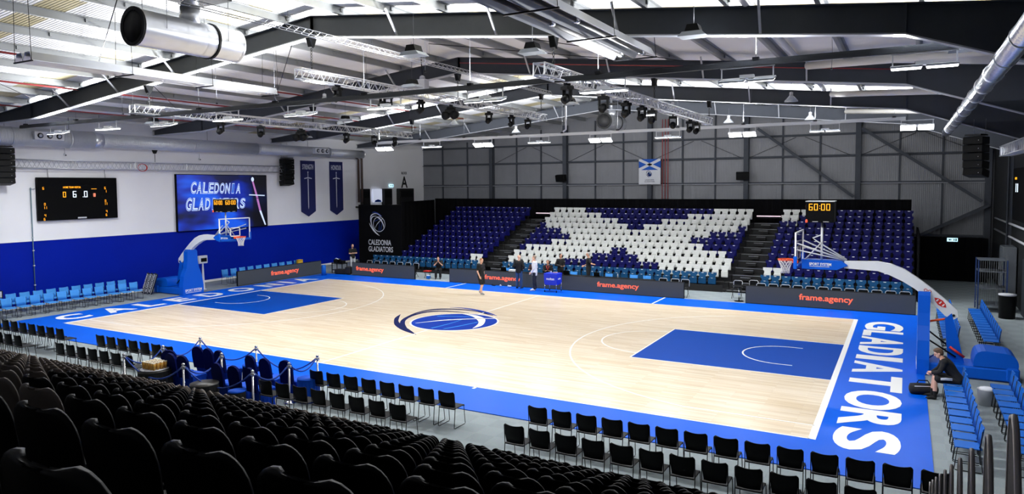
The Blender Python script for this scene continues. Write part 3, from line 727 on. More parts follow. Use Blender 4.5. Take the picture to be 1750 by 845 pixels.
chair_row('blue', BLUECH, [(18.15, 3.15+.52*i) for i in range(13)], PI/2, 'blue stacking chair of the outer row beyond the right hoop, %s from the camera', 'blue chairs behind the right baseline')
chair_row('pale', BLUECH_LIT, [(-17.3, -8.5+.565*i) for i in range(12)], -PI/2, 'lit blue stacking chair of the front row by the left wall, %s from the left', 'lit blue chairs by the left wall')
chair_row('pale', BLUECH_LIT, [(-18.6, -7.7+.565*i) for i in range(11)], -PI/2, 'lit blue stacking chair of the rear row by the left wall, %s from the left', 'lit blue chairs by the left wall')
chair_row('pale', BLUECH_LIT, [(-17.7, 3.4+.6*i) for i in range(10)], -PI/2, 'lit blue stacking chair behind the left LED board, %s from the left', 'lit blue chairs by the left wall')
chair_row('pale', BLUECH_LIT, [(-3.9, 10.8), (.25, 10.8), (1.55, 10.8), (2.25, 10.8), (3.6, 10.8), (4.3, 10.8)], PI, 'lit blue stacking chair behind the middle LED board, %s from the left', 'lit blue chairs behind the middle LED board')
# folding chairs with pale rims behind the boards
def folding_chair(label, group):
    t = thing('folding_chair', label, 'chair', (0, 0, 0), 0, group)
    b = MB(); b.tube([(-.2, -.22, .5), (-.2, -.26, .78), (-.15, -.27, .83), (.15, -.27, .83), (.2, -.26, .78), (.2, -.22, .5)], .013, GREYW, n=6); b.build('back_frame', t)
    b = MB(); b.rbox((0, -.25, .72), (.36, .02, .16), BLKPL, .008); b.build('backrest', t)
    b = MB(); b.rbox((0, 0, .45), (.4, .38, .03), BLKPL, .01); b.build('seat', t)
    for s in (-1, 1):
        b = MB(); b.tube([(s*.2, -.22, .5), (s*.2, .2, .01)], .011, DKMET, n=5); b.tube([(s*.2, .17, .45), (s*.2, -.22, .01)], .011, DKMET, n=5); b.build('leg', t)
    return t
fc = None; i = 0
for x, y in [(9.9+.53*j, 10.35) for j in range(12)]+[(5.3, 10.2), (5.9, 10.2), (6.4, 10.2)]+[(8.75, 10.9), (9.4, 11.3)]+[(-13.6+.6*j, 10.5) for j in range(7)]:
    i += 1; lab = 'dark folding chair with a pale rim behind the far LED boards, %s listed' % nth(i)
    lab = ('dark folding chair behind the right LED board, %s from the left' % nth(i)) if i <= 12 else (('dark folding chair at the right end of the middle LED board, %s of three' % nth(i-12)) if i <= 15 else (('dark folding chair in the gap between LED boards, %s of two' % nth(i-15)) if i <= 17 else 'dark folding chair behind the left-hand far LED board, %s from the left' % nth(i-17)))
    if fc is None: fc = folding_chair(lab, 'folding chairs behind the LED boards'); fc.location = (x, y, -.02); fc.rotation_euler = (0, 0, PI)
    else: dup(fc, (x, y, -.02), PI, lab)
# ------------------------------------------------------------ basketball hoops
def hoop(label, loc, rz, arm_marks):
    """local: the basket points to -x, court end line at x = 14 - loc"""
    t = thing('basketball_hoop', label, 'hoop', loc, rz); X = lambda x: x-16.2
    b = MB(); P = [(-.6, 0), (.6, 0), (.6, .42), (.52, .95), (.36, 1.35), (.30, 1.7), (.28, 2.2), (.2, 2.3), (-.2, 2.3), (-.28, 2.2), (-.30, 1.7), (-.36, 1.35), (-.52, .95), (-.6, .42)]
    b.prism(P, (X(16.2), 0, 0), (0, 1, 0), (0, 0, 1), .3, HOOPB)
    fp = b.build('front_padding', t)
    tx = MB(); tx.text('SPORT SYSTEM', (X(16.045), .48, .16), (0, -1, 0), (0, 0, 1), .96, .13, LINEW, .004, .02); tx.box((X(16.045), 0, .11), (.006, .9, .02), LINEW); tx.build('padding_lettering', fp)
    b = MB(); b.rbox((X(17.25), 0, .17), (2.0, 1.05, .34), HOOPB, .04); b.rbox((X(18.3), 0, .2), (.3, 1.15, .4), HOOPB, .05); b.build('base', t)
    b = MB(); b.prism([(-.5, 0), (.52, 0), (.53, .1), (.52, .18), (.49, .26), (.44, .33), (.36, .385), (.26, .41), (-.22, .44), (-.32, .425), (-.4, .385), (-.45, .32), (-.48, .22), (-.5, .1)], (X(17.9), 0, .36), (1, 0, 0), (0, 0, 1), 1.0, HOOPB); b.build('counterweight_cover', t)
    b = MB(); b.prism([(.62, .3), (1.02, .3), (.86, 1.0), (.68, 1.72), (.52, 1.55)], (X(16.2), 0, 0), (1, 0, 0), (0, 0, 1), .26, HOOPB); b.build('rear_strut', t)
    up = [(14.1, 3.07), (14.99, 3.10), (15.35, 3.04), (15.7, 2.9), (16.05, 2.66), (16.4, 2.38), (16.75, 2.07), (17.02, 1.81), (17.04, 1.62), (16.92, 1.53)]
    lo = [(16.72, 1.63), (16.38, 2.0), (16.15, 2.2), (15.95, 2.36), (15.65, 2.55), (15.3, 2.72), (15.0, 2.82), (14.1, 2.86)]
    b = MB(); b.prism([(X(x), z) for x, z in up+lo], (0, 0, 0), (1, 0, 0), (0, 0, 1), .2, HOOPW)
    b.tube([(X(16.93), -.13, 1.66), (X(16.93), .13, 1.66)], .035, DKMET, n=8)
    arm = b.build('arm', t)
    if arm_marks:
        m_ = MB()
        for s_ in (-1, 1):
            an = math.radians(-42); ax = Vector((math.cos(an), 0, math.sin(an)))*(1); ay = Vector((-ax.z, 0, ax.x))
            m_.prism([(-.2, 0), (-.12, .06), (0, .085), (.12, .06), (.2, 0), (.12, -.06), (0, -.085), (-.12, -.06)], (X(16.6), s_*.103, 2.0), ax, ay, .006, RED)
            for q in (-.1, 0, .1): m_.prism([(q-.02, -.04), (q+.02, -.04), (q+.015, .04), (q-.015, .04)], (X(16.6), s_*.107, 2.0), ax, ay, .004, HOOPW)
            for q in (-.05, .05): m_.tube([Vector((X(16.28)+q+.04*math.cos(a), s_*.104, 2.32-.3*q+.04*math.sin(a))) for a in [PI*i/4 for i in range(8)]], .009, RED, n=5, closed=True)
        m_.build('arm_badges', arm)
    b = MB(); b.prism([(X(12.92), 2.8), (X(13.9), 2.8), (X(14.2), 2.95), (X(14.02), 3.09), (X(12.92), 3.09)], (0, 0, 0), (1, 0, 0), (0, 0, 1), .36, HOOPB); bp = b.build('beam_padding', t)
    tx = MB()
    tx.text('SPORT SYSTEM', (X(13.13), -.183, 2.915), (1, 0, 0), (0, 0, 1), .62, .085, LINEW, .004, .03); tx.box((X(13.42), -.184, 2.885), (.56, .006, .012), LINEW)
    tx.text('SPORT SYSTEM', (X(13.75), .183, 2.915), (-1, 0, 0), (0, 0, 1), .62, .085, LINEW, .004, .03); tx.build('beam_lettering', bp)
    # backboard
    b = MB(); b.box((X(12.815), 0, 3.425), (.012, 1.74, .99), GLASS); b.build('backboard_glass', t)
    b = MB()
    for s_ in (-1, 1): b.box((X(12.82), s_*.88, 3.425), (.045, .045, 1.05), LINEW); b.box((X(12.82), 0, 3.425+s_*.505), (.045, 1.8, .045), LINEW)
    for s_ in (-1, 1): b.box((X(12.805), s_*.27, 3.275), (.008, .05, .45), LINEW); b.box((X(12.805), 0, 3.275+s_*.2), (.008, .59, .05), LINEW)
    b.build('backboard_frame', t)
    b = MB(); b.rbox((X(12.82), 0, 2.9), (.1, 1.86, .1), HOOPB, .02)
    for s_ in (-1, 1): b.rbox((X(12.82), s_*.9, 3.05), (.1, .07, .38), HOOPB, .02)
    b.build('backboard_padding', t)
    b = MB(); b.tube([(X(12.425)+.225*math.cos(a), .225*math.sin(a), 3.05) for a in [2*PI*i/24 for i in range(24)]], .014, ORANGE, n=6, closed=True)
    b.rbox((X(12.72), 0, 3.0), (.16, .22, .1), ORANGE, .01); b.prism([(-.13, 0), (.13, 0), (.03, .2), (-.03, .2)], (X(12.7), 0, 3.03), (0, 1, 0), (-1, 0, 0), .012, ORANGE)
    b.tube([(X(12.425)+.22*math.cos(a), .22*math.sin(a), 3.02) for a in [2*PI*i/24 for i in range(24)]], .008, ORANGE, n=5, closed=True); rim = b.build('rim', t)
    b = MB(); n = 12; rr = [.222, .19, .155, .13, .12, .125]; zz = [3.03, 2.94, 2.86, 2.78, 2.70, 2.61]
    for i in range(n):
        for q in (-1, 1):
            b.tube([(X(12.425)+rr[j]*math.cos(2*PI*(i+q*j*.5)/n), rr[j]*math.sin(2*PI*(i+q*j*.5)/n), zz[j]) for j in range(6)], .0065, NETW, n=4)
    b.build('net', rim)
    b = MB()
    for y in (-.3, .3):
        b.tube([(X(12.84), y*2.3, 3.62), (X(14.15), y*.25, 3.1)], .022, HOOPW, n=6); b.tube([(X(12.84), y*2.3, 3.42), (X(14.1), y*.25, 3.1)], .022, HOOPW, n=6)
        b.tube([(X(13.0), y*.4, 3.08), (X(13.46), y*.1, 3.62)], .02, HOOPW, n=6)
    b.tube([(X(13.46), 0, 3.08), (X(13.46), 0, 4.22)], .035, HOOPW, n=8); b.tube([(X(13.46), 0, 3.85), (X(13.2), 0, 3.74), (X(13.3), 0, 3.66), (X(14.15), 0, 3.12)], .022, HOOPW, n=6)
    b.build('support_frame', t)
    b = MB()
    b.tube([(X(16.3), .0, 1.42), (X(16.83), 0, 1.55)], .03, ORANGE, n=8); b.build('orange_strut', t)
    b = MB(); b.tube([(X(16.3), -.2, .95), (X(17.0), -.2, .5)], .025, BLKPL, n=6); b.tube([(X(16.3), .2, 1.15), (X(17.1), .2, .5)], .025, BLKPL, n=6); b.tube([(X(16.85), -.22, .78), (X(17.2), -.22, .52)], .035, RED, n=8); b.tube([(X(16.35), -.2, .4), (X(16.6), -.2, .62)], .02, CHROME, n=6); b.build('hydraulic_strut', t)
    return t
hoop('right basketball hoop with blue padded base and long curved white arm', (16.2, 0, .001), 0, True)
hoop('left basketball hoop with blue padded base and short curved white arm before the screen', (-16.2, 0, .001), PI, False)
def shot_clock(x, label, rz):
    t = thing('shot_clock', label, 'clock', (x, 0, 4.235), rz)
    b = MB(); b.rbox((0, 0, .325), (.78, .78, .64), SCRBLK, .015)
    for z in (.64,): b.box((0, 0, z), (.8, .8, .02), GREYW)
    b.build('housing', t)
    s_ = MB()
    for a in range(4):
        if rz == 0 and x > 0 and a == 1: continue
        d = MB(); r = Matrix.Rotation(a*PI/2, 3, 'Z'); ax = r @ Vector((1, 0, 0)); n = r @ Vector((0, -1, 0))
        seg_digits(d, '60:00', ax*-.30+n*.393+Vector((0, 0, .37)), ax, (0, 0, 1), .2, AMBER, th=.008); d.build('digits', t)
        for q in (-.12, .18): s_.box(n*.393+ax*q+Vector((0, 0, .03)), (.16 if abs(ax.x) > .5 else .008, .008 if abs(ax.x) > .5 else .16, .012), NUMPL)
    s_.build('edge_marks', t)
    b = MB(); b.lathe([(.03, 0), (.035, .06), (.02, .1)], mat('red_signal_lens', '7a1408', .3, emit='ff6a40', es=.7), (-.36 if rz == 0 else -.3, -.42, .0), 8); b.build('signal_lamp', t)
shot_clock(13.42, 'cube shot clock reading 60:00 above the right hoop', 0)
shot_clock(-13.47, 'cube shot clock reading 60:00 above the left hoop', 0)

# ------------------------------------------------------------ LED boards
def led_board(x0, x1, y, h, texts, label, rz=0, loc=None):
    L = x1-x0; t = thing('led_board', label, 'advertising board', loc or ((x0+x1)/2, y, -.01), rz, 'LED advertising boards round the court')
    b = MB(); b.rbox((0, .06, h/2), (L, .1, h), BLKPL, .008)
    n = int(L/1.6)
    for i in range(n): b.bar((-L/2+(i+.5)*L/n, .1, .05), (-L/2+(i+.5)*L/n, .3, .0+.02), .04, .04, DKMET); b.bar((-L/2+(i+.5)*L/n, .1, h*.8), (-L/2+(i+.5)*L/n, .3, .03), .03, .03, DKMET)
    b.build('cabinet', t)
    s_ = MB(); s_.box((0, .006, h/2), (L-.04, .012, h-.05), LEDGREY); s_.build('screen', t)
    tx = MB()
    for a, w in texts: tx.text('frame.agency', (a-L/2, -.002, h*.30), (1, 0, 0), (0, 0, 1), w, h*.42, LEDORG, .004, .022)
    tx.build('screen_lettering', t); return t
led_board(-14.1, -9.3, 9.66, .8, [(.35, 2.15)], 'slate LED board reading frame.agency below the photographer at the far left corner')
led_board(-6.87, 6.56, 9.66, .78, [(2.35, 2.25), (9.0, 2.2)], 'long slate LED board reading frame.agency twice at the scorers table')
led_board(9.38, 16.13, 9.66, .82, [(2.28, 2.15)], 'slate LED board reading frame.agency at the right end of the far side')
led_board(0, 6.4, 0, .82, [(2.35, 2.15)], 'slate LED board reading frame.agency along the left baseline', PI/2, (-16.42, 6.25, -.01))

# ------------------------------------------------------------ left wall: screen, scoreboard, banners, duct, truss, speakers
def screen_mat():
    m = mat('video_wall_picture', '050510', .4); nt = m.node_tree; b = nt.nodes['Principled BSDF']
    tc = nt.nodes.new('ShaderNodeTexCoord'); sp = nt.nodes.new('ShaderNodeSeparateXYZ'); nt.links.new(tc.outputs['Object'], sp.inputs['Vector'])
    mp = nt.nodes.new('ShaderNodeMapping'); mp.inputs['Scale'].default_value = (1, .32, .9); mp.inputs['Rotation'].default_value = (.35, 0, 0)
    n = nt.nodes.new('ShaderNodeTexNoise'); n.inputs['Scale'].default_value = 1.1; n.inputs['Detail'].default_value = 2
    nt.links.new(tc.outputs['Object'], mp.inputs['Vector']); nt.links.new(mp.outputs['Vector'], n.inputs['Vector'])
    r = nt.nodes.new('ShaderNodeValToRGB'); e = r.color_ramp.elements
    e[0].position = .35; e[0].color = (*rgb('020a3a'), 1); e[1].position = .62; e[1].color = (*rgb('0a55e0'), 1)
    x = e.new(.5); x.color = (*rgb('0628a4'), 1)
    nt.links.new(n.outputs['Fac'], r.inputs['Fac'])
    mr = nt.nodes.new('ShaderNodeMapRange'); mr.inputs['From Min'].default_value = 1.3; mr.inputs['From Max'].default_value = 2.1; mr.inputs['To Min'].default_value = 1; mr.inputs['To Max'].default_value = .03
    nt.links.new(sp.outputs['Y'], mr.inputs['Value'])
    mx = nt.nodes.new('ShaderNodeMix'); mx.data_type = 'RGBA'; mx.blend_type = 'MULTIPLY'; mx.inputs['Factor'].default_value = 1
    nt.links.new(r.outputs['Color'], mx.inputs['A']); nt.links.new(mr.outputs['Result'], mx.inputs['B'])
    nt.links.new(mx.outputs['Result'], b.inputs['Emission Color']); b.inputs['Emission Strength'].default_value = 1.0
    return m
PICT = screen_mat(); SCRW = mat('screen_white', '111111', .4, emit='cfe0ff', es=1.0); SCRP = mat('screen_pink', '111111', .4, emit='c07ac4', es=.8); SCRMID = mat('screen_midblue', '050510', .4, emit='3b6fe0', es=.8)
t = thing('video_screen', 'large blue video screen showing the club name and a sword on the white wall', 'screen', (-19.38, 4.72, 4.6))
b = MB(); b.rbox((-.03, 0, 0), (.14, 6.3, 3.2), SCRBLK, .01); b.build('cabinet', t)
b = MB(); b.box((.045, 0, 0), (.01, 6.22, 3.12), PICT); b.build('picture', t)
b = MB()
def skew_word(mb, word, y0, z0, w, h0, h1, lean, rise, o=.052):
    n = len(word); adv = w/n
    for i, ch in enumerate(word):
        f = i/(n-1); h = h0+(h1-h0)*f; yy = y0+adv*i; zz = z0+rise*f
        wl = adv*.9*(.5 if ch == 'I' else 1)
        yc = yy+(adv*.2 if ch == 'I' else 0)
        for (m_, e, oo) in ((SCRW, 0, o), (SCRMID, .028, o+.004)):
            tmp = MB(); tmp.text(ch, (0, 0, 0), (0, 1, 0), (0, 0, 1), 1, 1, m_, .004, .035-(.06 if e else 0))
            V = [(oo+x, yc+e*.3+(wl-e*.6)*y+lean*(z*h), zz+e+(h-2*e)*z) for x, y, z in tmp.v]
            mb.add(V, tmp.f, m_)
skew_word(b, 'CALEDONIA', -2.3, .50, 3.45, .68, .60, .14, -.02)
skew_word(b, 'GLADIATORS', -2.65, -.46, 4.1, .74, .62, .14, .04)
b.build('picture_lettering', t)
b = MB()
def quadyz(pts, m_, o=.055): b.prism(pts, (o, 0, 0), (0, 1, 0), (0, 0, 1), .004, m_)
quadyz([(2.0, 1.2), (2.12, 1.2), (2.45, .2), (2.3, .2)], SCRP); quadyz([(2.3, .16), (2.45, .16), (2.65, -.6), (2.5, -.6)], SCRP, .057); quadyz([(2.5, -.6), (2.65, -.6), (3.0, -1.5), (2.9, -1.5)], SCRW)
quadyz([(1.75, .42), (1.75, .36), (2.95, .3), (2.95, .36)], SCRW, .059); b.ball((.055, 2.05, 1.33), (.006, .11, .14), SCRW)
b.build('picture_sword', t)
t = thing('scoreboard', 'wide black LED scoreboard with amber and white digits on the white wall', 'scoreboard', (-19.36, -3.7, 4.96))
b = MB(); b.rbox((0, 0, 0), (.16, 3.76, 2.02), SCRBLK, .015); b.build('cabinet', t)
b = MB(); Y1 = Vector((0, 1, 0)); Z1 = Vector((0, 0, 1))
for yy, zz, s_ in [(-1.66, .44, '6'), (-1.62, -.3, '0'), (-1.66, -.46, '11'), (-1.62, -.82, '4'), (-1.66, -1.0, '6'), (1.24, .44, '6'), (1.27, .28, '1'), (1.24, -.2, '0'), (1.2, -.34, '11'), (1.28, -.72, '4'), (1.26, -.9, '6')]:
    seg_digits(b, s_, (.083, yy, zz), Y1, Z1, .12, AMBER, th=.006)
seg_digits(b, '0', (.083, -.76, .07), Y1, Z1, .26, AMBER, th=.006)
b.text('HOME TEAM VISITOR', (.083, -.74, .5), Y1, Z1, .82, .09, AMBER, .004, .01); b.box((.083, .72, .46), (.006, .26, .02), AMBER); b.build('amber_digits', t)
b = MB(); seg_digits(b, '6', (.083, -.3, .06), Y1, Z1, .3, WDIG, th=.006); seg_digits(b, '.0', (.083, .16, .06), Y1, Z1, .3, WDIG, th=.006); b.build('white_digits', t)
b = MB(); b.lathe([(.05, -.09), (.06, 0), (.05, .09)], mat('pink_signal', 'c86a50', .4, emit='e88a6a', es=.6), (.1, .72, .16), 8); b.build('signal_lamp', t)
b = MB(); b.rbox((.085, .1, -.93), (.01, .42, .07), GREYW, .01); b.build('maker_plate', t)
for i, y in enumerate((-5.05, -2.35)):
    b = MB(); b.tube([(-19.36, y, 5.96), (-19.4, y, 6.38)], .012, CABLE, n=5); single('hanging_wire', 'steel wire holding the scoreboard, %s one' % ('left' if i == 0 else 'right'), 'wire', b)
b = MB(); b.tube([(-19.42, -5.85, 5.45), (-19.42, -5.62, 5.45)], .02, GREYW, n=6); b.tube([(-19.42, -5.8, 5.5), (-19.42, -5.8, .35)], .022, mat('conduit_teal_grey', '5f7f88', .5), n=6)
for z in (1.0, 1.9, 2.6, 3.2): b.box((-19.42, -5.8, z), (.06, .07, .05), GREYW)
single('cable_conduit', 'thin vertical conduit down the wall left of the scoreboard', 'conduit', b)
NAVYFAB = mat('banner_navy', '131a56', .8, var=.06)
for y, wd, lab in ((11.5, 'STRENGTH', 'left'), (14.2, 'HONOUR', 'right')):
    t = thing('wall_banner', '%s navy sword banner reading %s on the white wall' % (lab, wd), 'banner', (-19.47, y, 0), 0, 'sword banners')
    b = MB(); b.prism([(-.66, 3.8), (0, 3.45), (.66, 3.8), (.66, 7.2), (-.66, 7.2)], (.015, 0, 0), (0, 1, 0), (0, 0, 1), .02, NAVYFAB); b.build('cloth', t)
    b = MB(); b.text(wd, (.028, -.5, 6.62), (0, 1, 0), (0, 0, 1), 1.0, .34, GRWH, .004, .015); b.build('lettering', t)
    b = MB(); b.prism([(-.045, 6.0), (-.028, 4.1), (0, 3.95), (.028, 4.1), (.045, 6.0)], (.028, 0, 0), (0, 1, 0), (0, 0, 1), .005, GRWH); b.prism([(-.34, 5.98), (0, 6.03), (.34, 5.98), (.34, 6.04), (0, 6.1), (-.34, 6.04)], (.03, 0, 0), (0, 1, 0), (0, 0, 1), .005, GRWH); b.prism([(-.03, 6.05), (.03, 6.05), (.02, 6.4), (-.02, 6.4)], (.028, 0, 0), (0, 1, 0), (0, 0, 1), .005, GRWH); b.ball((.03, 0, 6.43), (.01, .05, .06), GRWH); b.build('sword', t)
# big duct along the left wall
t = thing('air_duct', 'long spiral steel air duct running along the top of the left wall', 'duct', (-18.5, 0, 7.75))
b = MB(); b.tube([(0, -16, 0), (0, -3.45, 0)], .41, ZINC, n=28); b.build('wide_section', t)
b = MB(); b.tube([(0, -3.45, 0), (0, -3.0, 0)], [.42, .35], SMZINC, n=28); b.build('reducer', t)
b = MB(); b.tube([(0, -3.0, 0), (0, 6.4, 0)], .34, ZINC, n=28); b.tube([(0, 6.4, 0), (0, 12.5, 0)], .33, ZINC, n=28); b.tube([(0, 12.5, 0), (0, 15.9, 0)], .27, ZINC, n=24); b.build('narrow_section', t)
for y, r in ((-8.6, .43), (-4.55, .45), (-7.0, .42), (2.0, .35), (6.4, .35), (12.5, .345), (15.9, .29)):
    b = MB(); b.tube([(0, y-.03, 0), (0, y+.03, 0)], r, SMZINC, n=28); b.build('flange', t)
for y in (-5.65, 11.35):
    o = MB(); o.rbox((.42, y, .05), (.3, 1.25, .36), GREYW, .01); g = o.build('nozzle_box', t)
    for q in (-.4, 0, .4):
        n_ = MB(); n_.tube([(.56, y+q, .05), (.60, y+q, .05)], .12, DKMET, n=16); n_.tube([(.57, y+q, .05), (.64, y+q, .05)], .07, SMZINC, n=12); n_.build('nozzle', g)
for y in (-12.0, -4.5, 3.0, 10.6):
    o = MB(); o.tube([(0, y, .3), (0, y, 1.0)], .012, CABLE, n=5); o.build('hanger', t)
# truss helper
def truss(label, loc, L, s_=.29, rz=0, grp='lighting trusses'):
    t = thing('lighting_truss', label, 'truss', loc, rz, grp)
    b = MB(); h = s_/2
    for a in (-1, 1):
        for c_ in (-1, 1): b.tube([(a*h, -L/2, c_*h), (a*h, L/2, c_*h)], .024, ALU, n=6)
    b.build('chord', t); b = MB(); n = int(L/.42); st = L/n
    for i in range(n):
        y0 = -L/2+i*st; y1 = y0+st; ym = (y0+y1)/2
        for a in (-1, 1):
            b.tube([(a*h, y0, -h), (a*h, ym, h), (a*h, y1, -h)], .011, ALU, n=4, cap=False, smooth=False)
            b.tube([(-h, y0, a*h), (h, ym, a*h), (-h, y1, a*h)], .009, ALU, n=4, cap=False, smooth=False)
    for i in range(int(L/3)+1):
        y = -L/2+min(L, i*3); b.tube([(-h, y, -h), (h, y, -h), (h, y, h), (-h, y, h)], .02, ALU, n=5, closed=True, smooth=False)
    b.build('bracing', t); return t
truss('lattice truss with stage lights along the middle of the hall', (-.1, .1, 8.78), 16.3)
truss('lattice truss with stage lights to the right of the hall middle', (8.0, 0, 8.18), 16.6)
truss('lattice truss with stage lights on the left side of the hall', (-8.0, -.2, 8.2), 15.9)
truss('lattice truss above the scoreboard and video screen on the left wall', (-19.15, .9, 6.58), 15.8, .38)
truss('short stretch of lattice truss by the right wall', (19.0, 2.0, 6.6), 15.6, .36)
# stage lights
def stage_light(kind, label, loc, rz):
    t = thing('stage_light', label, 'stage light', loc, rz, 'moving stage lights under the trusses')
    b = MB(); b.rbox((0, 0, -.11), (.30, .22, .1), BLKPL, .015); b.box((0, 0, -.02), (.05, .2, .1), DKMET); b.build('base', t)
    y = MB(); 
    for s_ in (-1, 1): y.rbox((s_*.13, 0, -.28), (.04, .1, .28), BLKPL, .012)
    y.build('yoke', t)
    h = MB()
    if kind == 'wash':
        for s_ in (-1, 1): h.tube([(s_*.2, -.15, -.42), (s_*.2, .02, -.38), (s_*.2, .14, -.36)], [.17, .15, .1], BLKPL, n=14)
        h.rbox((0, 0, -.25), (.5, .2, .2), BLKPL, .03)
    else: h.tube([(0, .12, -.33), (0, .02, -.36), (0, -.12, -.45)], [.07, .11, .105], BLKPL, n=12)
    hd = h.build('head', t)
    if kind == 'lit': l = MB(); l.box((.0, -.17, -.24), (.3, .02, .04), TUBE2); l.build('lamp', hd)
    return t
SL = {}
specs = [(-.1, y, k_) for y, k_ in ((-6.4, 'p'), (-4.2, 'p'), (-3.9, 'p'), (-2.0, 'p'), (0, 'wash'), (2.9, 'p'), (4.9, 'p'), (6.5, 'p'))] + \
        [(8.0, y, k_) for y, k_ in ((-6.7, 'p'), (-4.2, 'p'), (-2.3, 'p'), (-.8, 'p'), (.3, 'lit'), (2.75, 'p'), (5.2, 'p'), (6.2, 'p'))] + \
        [(-8.0, y, k_) for y, k_ in ((-4.5, 'p'), (-2.5, 'p'), (-.25, 'wash'), (2.7, 'p'), (4.75, 'p'), (6.4, 'p'))]
cnt = {}
for x, y, k_ in specs:
    cnt[x] = cnt.get(x, 0)+1; tn = {-.1: 'middle', 8.0: 'right', -8.0: 'left'}[x]
    lab = 'black stage light under the %s truss, %s from its near end' % (tn, nth(cnt[x])); z = {-.1: 8.62, 8.0: 8.03, -8.0: 8.05}[x]; rz = random.uniform(-.5, .5)
    key = k_
    if key not in SL: SL[key] = stage_light(k_, lab, (x, y, z), rz)
    else: dup(SL[key], (x, y, z), rz, lab)
# chain hoists
def hoist(label, loc, drop):
    t = thing('chain_hoist', label, 'hoist', loc, 0, 'chain hoists holding the trusses')
    b = MB(); b.prism([(-.16, 0), (.16, 0), (.06, -.26), (-.06, -.26)], (0, 0, 0), (0, 1, 0), (0, 0, 1), .14, BLKPL); b.prism([(-.2, -.02), (-.13, -.02), (.0, -.3), (-.05, -.3)], (.1, 0, 0), (0, 1, 0), (0, 0, 1), .03, DKMET); b.build('clamp', t)
    c = MB(); n = max(2, int((drop-.34)/.09))
    for i in range(n):
        z = -.3-i*.09; r = .03; ax = (1, 0) if i % 2 else (0, 1)
        c.tube([(ax[0]*r*math.cos(a), ax[1]*r*math.cos(a), z-.03+.05*math.sin(a)) for a in [2*PI*q/6 for q in range(6)]], .011, DKMET, n=4, closed=True)
    c.build('chain', t); h = MB(); h.box((0, 0, -drop+.02), (.06, .34, .03), DKMET); h.tube([(0, 0, -drop+.12), (0, 0, -drop+.02)], .02, DKMET, n=5); h.build('hook', t)
    return t
for x, tz, tn in ((-.1, 8.93, 'middle'), (8.0, 8.33, 'right'), (-8.0, 8.35, 'left')):
    for y, fn in ((-7.5, 'nearest'), (.5, 'second'), (8.3 if x > 5 else 7.9, 'third')):
        z0 = 9.93-1.63*abs(x)/15.6-.02
        hoist('black chain hoist of the %s truss below the %s roof frame' % (tn, fn), (x, y, z0), z0-tz)
b = MB(); b.prism([(-.14, 0), (.14, 0), (.05, -.2), (-.05, -.2)], (0, 0, 7.45), (0, 1, 0), (0, 0, 1), .12, BLKPL); b.tube([(0, 0, 7.3), (0, 0, 6.8)], .015, DKMET, n=5)
single('chain_hoist', 'small black hoist above the wall truss between scoreboard and screen', 'hoist', b, (-18.95, .1, 0))
for i, (y, m_, r) in enumerate(((-.65, RED, .24), (.25, GREYW, .2))):
    b = MB()
    for q in range(3): b.tube([(.02*q, r*(1+.05*q)*math.cos(a), r*math.sin(a)*.8) for a in [2*PI*j/16 for j in range(16)]], .012, m_, n=5, closed=True)
    single('cable_coil', '%s coil of cable hanging on the wall truss' % ('red' if i == 0 else 'pale'), 'cable', b, (-18.92, y, 6.5))
# line array speakers
def line_array(label, loc, rz, n=5, w=.75, hh=.3, wire=1.6):
    t = thing('line_array_speaker', label, 'speaker', loc, rz, 'hanging line array speakers')
    b = MB(); b.box((0, 0, .05), (w*.8, .5, .05), DKMET); b.tube([(-w*.3, .22, .05), (-w*.3, .22, wire)], .008, CABLE, n=4); b.tube([(w*.3, .22, .05), (w*.3, .22, wire)], .008, CABLE, n=4); b.build('rigging_frame', t)
    a = 0; z = 0; y = 0
    for i in range(n):
        a = .0 if i < n-2 else (.09 if i == n-2 else .2)
        c = MB(); c.rbox((0, 0, 0), (w, .5, hh-.015), BLKPL, .02, Euler((-a, 0, 0)).to_matrix()); c.ball((w*.3, -.25, 0), .012, NUMPL)
        o = c.build('cabinet', t); o.location = (0, y+.25*a, z-hh/2); z -= hh
    return t
line_array('black line array speaker at the left edge above the scoreboard', (-18.8, -7.2, 7.25), PI/2, 6, .8, .27, 1.45)
line_array('black line array speaker right of the video screen', (-19.0, 9.25, 7.25), PI/2, 5, .8, .34, 1.45)
line_array('black line array speaker in the far right corner', (17.7, 5.0, 6.95), -.5, 5, .62, .27, .6)
# wall sensors under the duct
for i, y in enumerate((-4.4, 2.9)):
    b = MB(); b.tube([(0, 0, .3), (0, 0, .05)], .008, CABLE, n=4); b.ball((0, 0, 0), .06, GREYW); b.ball((.04, .03, -.03), .035, BLKPL); single('dome_camera', 'small dome camera on the wall below the duct, %s one' % ('left' if i == 0 else 'right'), 'camera', b, (-19.1, y, 7.05))
